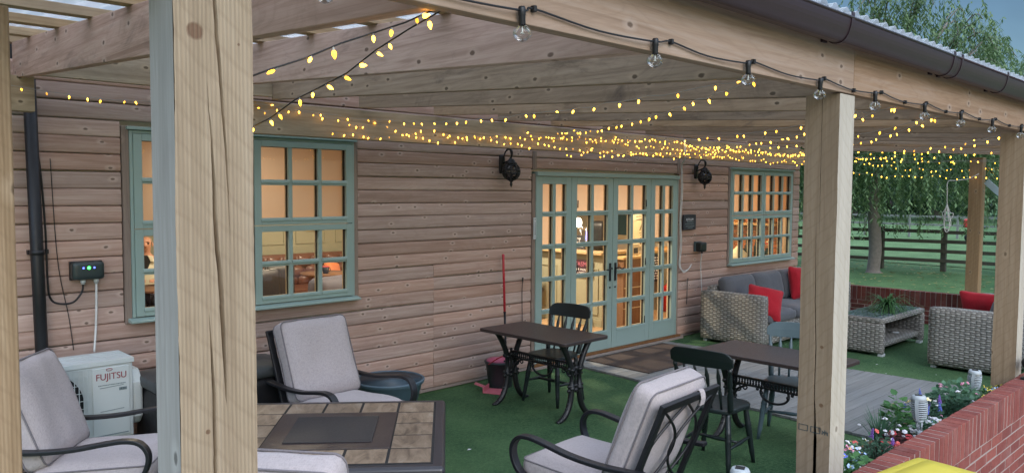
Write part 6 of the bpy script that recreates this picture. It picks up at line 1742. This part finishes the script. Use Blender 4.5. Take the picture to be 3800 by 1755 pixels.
b = MB(); b.turned((-.03, .03, .40), (-.045, .03, .40), [(0, .075), (1, .07)], 18); b.build('badge', emis('lit_badge', (1, .96, .80), 3.0), pu)
b = MB(); b.rbox((0, -.14, .22), (.05, .05, .24), .015, 4); b.build('lit_column', emis('lit_column', (1, .95, .80), 3.5), pu)
tl_ = thing('till', 'black till with a small blue display on the bar', 'till', (9.10, 7.52, 1.126))
b = MB(); b.rbox((0, 0, .22), (.30, .34, .42), .03, 5); b.build('body', M['black'], tl_)
b = MB(); b.box(-.158, -.151, .06, .15, .14, .28); b.build('display', emis('blue_display', (.10, .10, 1.0), 2.5), tl_)
c2 = thing('cupboard', 'brown wooden cupboard with pale top beside the bar end', 'cupboard', (9.2, 7.1, .03)); 
b = MB(); b.box(8.97, 9.62, 6.98, 7.18, .03, 1.02); b.build('body', M['brownwood'], c2, (9.2, 7.1, .03))
b = MB(); b.box(8.93, 9.66, 6.95, 7.20, 1.021, 1.055); b.build('top', M['oak'], c2, (9.2, 7.1, .03), bevel=.004)
b = MB()
for z in (.30, .60): b.box(8.98, 9.61, 6.972, 6.979, z, z + .012)
b.build('drawer_edge', M['cream'], c2, (9.2, 7.1, .03))
pf = thing('picture_frame', 'small cream framed picture standing on the brown cupboard', 'picture frame', (9.34, 7.06, 1.056))
b = MB(); b.box(-.085, .085, -.012, .012, 0, .17); b.build('frame', M['cream'], pf, bevel=.006)
b = MB(); b.box(-.05, .05, -.0155, -.0125, .035, .115); b.build('picture', M['slate'], pf)
fr_ = thing('drinks_fridge', 'black bar fridge with a cold lit shelf', 'fridge', (10.0, 7.8, .03)); FO_ = (10.0, 7.8, .03)
b = MB(); b.box(9.72, 10.42, 7.56, 8.1, .03, .98); b.build('body', M['black'], fr_, FO_, bevel=.01)
b = MB(); b.box(9.78, 10.36, 7.555, 7.5595, .52, .90); b.build('lit_shelf', emis('cold_shelf', (.35, .62, .85), .7), fr_, FO_)
b = MB(); b.box(9.68, 10.46, 7.52, 8.12, .985, 1.03); b.build('top', M['oak'], fr_, FO_, bevel=.004)
c3 = thing('cupboard', 'sage green cupboard with pale top behind the red extinguisher', 'cupboard', (11.2, 7.9, .03))
b = MB(); b.box(10.48, 12.3, 7.72, 8.2, .03, .98); b.build('body', M['sage'], c3, (11.2, 7.9, .03))
b = MB(); b.box(10.47, 12.32, 7.68, 8.22, .981, 1.025); b.build('top', M['oak'], c3, (11.2, 7.9, .03), bevel=.004)
cbb = thing('chalkboard', 'black menu board with rows of white writing leaning on the sage cupboard', 'chalkboard', (10.72, 7.66, .52))
b = MB(); b.box(-.20, .20, -.01, .012, -.0, .44); b.build('board', M['slate'], cbb)
b = MB()
for k in range(9):
    x = -.17
    while x < .14: w_ = rr.uniform(.02, .07); b.box(x, min(x + w_, .17), -.0118, -.0102, .04 + k * .043, .058 + k * .043); x += w_ + .02
b.build('chalk_lines', M['letpale'], cbb)
ex = thing('fire_extinguisher', 'red fire extinguisher standing inside the plaque side of the doors', 'extinguisher', (10.82, 7.50, .03))
b = MB(); b.turned((0, 0, 0), (0, 0, .46), [(0, .078), (.02, .085), (.82, .085), (.92, .06), (.96, .03), (1, .028)], 20); b.build('cylinder', plain('extinguisher_red', (.62, .035, .03), .3), ex)
b = MB(); b.turned((0, 0, .455), (0, 0, .50), [(0, .022), (1, .026)], 10); b.bar((-.02, 0, .51), (.10, 0, .545), .02, .012, (0, 1, 0)); b.bar((-.02, 0, .49), (.09, 0, .495), .02, .012, (0, 1, 0)); b.tube(catmull([(.03, 0, .48), (.11, -.01, .40), (.10, -.02, .20)], 5), .010, 6); b.build('valve', M['black'], ex)
ps = thing('poster', 'cream bar snacks poster with a curled banner', 'poster', (10.02, 7.50, 1.43))
b = MB(); b.box(-.17, .17, -.002, .006, -.30, .12); b.build('paper', plain('cream_paper', (.78, .64, .38), .8), ps)
b = MB(); b.prism([(-.19, .10), (-.19, .25), (-.06, .285), (.08, .30), (.22, .30), (.22, .16), (.08, .15), (-.06, .135)], -.010, -.004, Matrix(((1, 0, 0, 0), (0, 0, 1, 0), (0, 1, 0, 0), (0, 0, 0, 1)))); b.build('banner', plain('cream_banner', (.80, .70, .46), .8), ps)
gi = plain('olive_ink', (.13, .12, .04), .8)
text('BAR SNACKS', .064, (.015, -.0115, .243), (R(90), R(-5), 0), gi, ps, .0004); text('AVAILABLE', .046, (.02, -.0115, .185), (R(90), R(-4), 0), gi, ps, .0004)
b = MB(); b.prism([(-.0, .0), (.06, .11), (.12, .0), (.095, .0), (.06, .06), (.025, .0)], -.0045, -.0025, Matrix(((1, 0, 0, 0), (0, 0, 1, -.0), (0, 1, 0, -.04), (0, 0, 0, 1))))
b.tube([(.05 + .045 * math.cos(a), -.003, -.20 + .04 * math.sin(a)) for a in [i * math.pi / 8 for i in range(16)]], .008, 5, 0, True); b.box(0, .12, -.0045, -.0025, -.085, -.078); b.box(.02, .10, -.0045, -.0025, -.115, -.108); b.build('print', gi, ps)
pw = thing('board_stand', 'narrow brown board behind the bar snacks poster', 'board', (10.02, 7.54, .98))
b = MB(); b.box(-.24, .24, -.015, .02, .05, .80); b.build('panel', M['plaster'], pw)
# inner end window, warm brick end wall and the things along the sill of the second window
b = MB(); lattice(b, 0, 1.1, 1.05, 2.1, 0, .05, .09, .06, 2, 2)
o = b.build('end_window', M['cream'], cabin); o.matrix_local = Matrix.Translation((12.36 - CO[0], 9.9 - CO[1], 0)) @ Matrix.Rotation(R(-90), 4, 'Z')
o['label'] = 'cream framed window in the far end wall of the cabin'
b = MB(); b.add([(.04, .02, 1.1), (1.06, .02, 1.1), (1.06, .02, 2.05), (.04, .02, 2.05)], [(0, 1, 2, 3)]); b.build('pane', plain('dusk_glass', (.05, .09, .12), .08), o)
b = MB(); rr = random.Random(31); z = .05; k = 0
while z < 2.5:
    y = 6.30 - (.11 if k % 2 else 0)
    while y < 8.6: brickbox(b, 12.385, 12.415, max(y, 6.28), min(y + .214, 8.6), z, z + .063, .001); y += .2245
    z += .0725; k += 1
b.build('feature_brick', brickmat('warm_orange_brick', [(.46, .18, .085), (.52, .23, .11), (.40, .14, .07), (.56, .28, .15)]), cabin, CO)
sh = thing('wall_shelf', 'oak shelf with pots on the warm brick end wall', 'shelf', (12.3, 6.9, 1.46))
b = MB(); b.box(-.10, .08, -.55, .75, -.02, .02); b.build('board', M['oak'], sh)
for k in range(6):
    p = thing('shelf_pot', ['squat amber pot', 'cream jar', 'copper pot', 'tall amber vase', 'white jar', 'brown jug'][k] + ' on the oak shelf seen through the window over the sofa', 'pot', (12.29, 6.45 + k * .21, 1.48), 0, 'pots on the oak shelf')
    hh = [.12, .16, .13, .22, .15, .18][k]
    b = MB(); b.turned((0, 0, 0), (0, 0, hh), [(0, .045), (.3, .065), (.7, .055), (.85, .03), (1, .036)], 14); b.build('body', plain('pot_%d' % k, [(.5, .25, .08), (.7, .6, .4), (.5, .2, .1), (.55, .3, .1), (.75, .7, .6), (.2, .1, .05)][k], .35), p)
hat = thing('dome_lamp', 'cream dome shaped table lamp on the sill of the window over the sofa', 'lamp', (11.06, 6.36, .95))
b = MB(); b.turned((0, 0, 0), (0, 0, .07), [(0, .07), (.2, .02), (1, .02)], 14); b.build('base', M['oak'], hat)
b = MB(); b.turned((0, 0, .02), (0, 0, .22), [(0, .165), (.25, .15), (.55, .10), (.8, .05), (1, .012)], 24); b.build('shade', plain('cream_shade', (.82, .74, .50), .6), hat)
bk2 = thing('menu_holder', 'slate blue menu standing on the sill of the window over the sofa', 'menu', (10.60, 6.34, .95), R(-30))
b = MB(); b.box(-.13, .13, -.008, .008, 0, .26); b.build('card', plain('slate_blue_card', (.06, .10, .15), .6), bk2, bevel=.003)
for k, (x, lab) in enumerate(((11.32, 'black wine bottle beside the cream dome lamp on the sill'), (11.62, 'black wine bottle in the middle of the sill of the window over the sofa'))):
    p = thing('wine_bottle', lab, 'bottle', (x, 6.36, .95), 0, 'bottles on the window sill')
    b = MB(); b.turned((0, 0, 0), (0, 0, .31), [(0, .036), (.05, .04), (.55, .04), (.68, .03), (.75, .015), (.97, .014), (1, .016)], 16); b.build('glass_body', M['black'], p)
vs_ = thing('flower_vase', 'glass vase of small orange and cream flowers on the sill', 'vase', (11.98, 6.36, .95))
b = MB(); b.turned((0, 0, 0), (0, 0, .13), [(0, .03), (.4, .05), (.8, .03), (1, .036)], 14); b.build('vase', M['black'], vs_)
for k in range(7):
    o = bpy.data.objects.new('bloom', flower('cluster', 'coral' if k % 2 else 'cream')); COL.objects.link(o); o.parent = vs_; o.scale = (2, 2, 2); o.location = (.07 * math.cos(k * 2.1), .04 * math.sin(k * 2.1), .17 + .03 * (k % 4))

# lamps burning inside
warm = (1.0, .83, .60)
for i, (x, y, z, e, c, lab) in enumerate(((3.6, 9.2, 2.50, LAMP * 1.0, warm, 'flush ceiling lamp over the bench end of the cabin room'), (5.9, 7.9, 2.50, LAMP * .8, warm, 'flush ceiling lamp between the bench and the doors'), (7.55, 8.0, 2.46, LAMP * 3.0, warm, 'flush ceiling lamp just inside the french doors'),
                                  (9.8, 6.95, 2.50, LAMP * .7, warm, 'flush ceiling lamp over the bar end'), (6.0, 10.6, 2.50, LAMP * .8, warm, 'flush ceiling lamp over the back tables'), (11.5, 7.3, 2.50, LAMP * .75, (1.0, .55, .22), 'amber ceiling lamp behind the window over the sofa'), (2.7, 6.9, 2.50, LAMP * .35, warm, 'flush ceiling lamp just inside the first window'))):
    t = thing('ceiling_lamp', lab, 'lamp', (x, y, 2.6), 0, 'ceiling lamps inside the cabin')
    b = MB(); b.turned((0, 0, 0), (0, 0, -.04), [(0, .14), (.9, .14), (1, .13)], 22); b.build('rim', M['white'], t)
    b = MB(); b.turned((0, 0, -.041), (0, 0, -.055), [(0, .12), (1, .10)], 22); b.build('diffuser', emis('lamp_diffuser_%d' % i, c, 4.0), t)
    ld = bpy.data.lights.new('lamp_glow', 'AREA'); ld.shape = 'DISK'; ld.size = .24; ld.energy = e; ld.color = c
    lo = bpy.data.objects.new('lamp_glow', ld); COL.objects.link(lo); lo.location = (x, y, z)
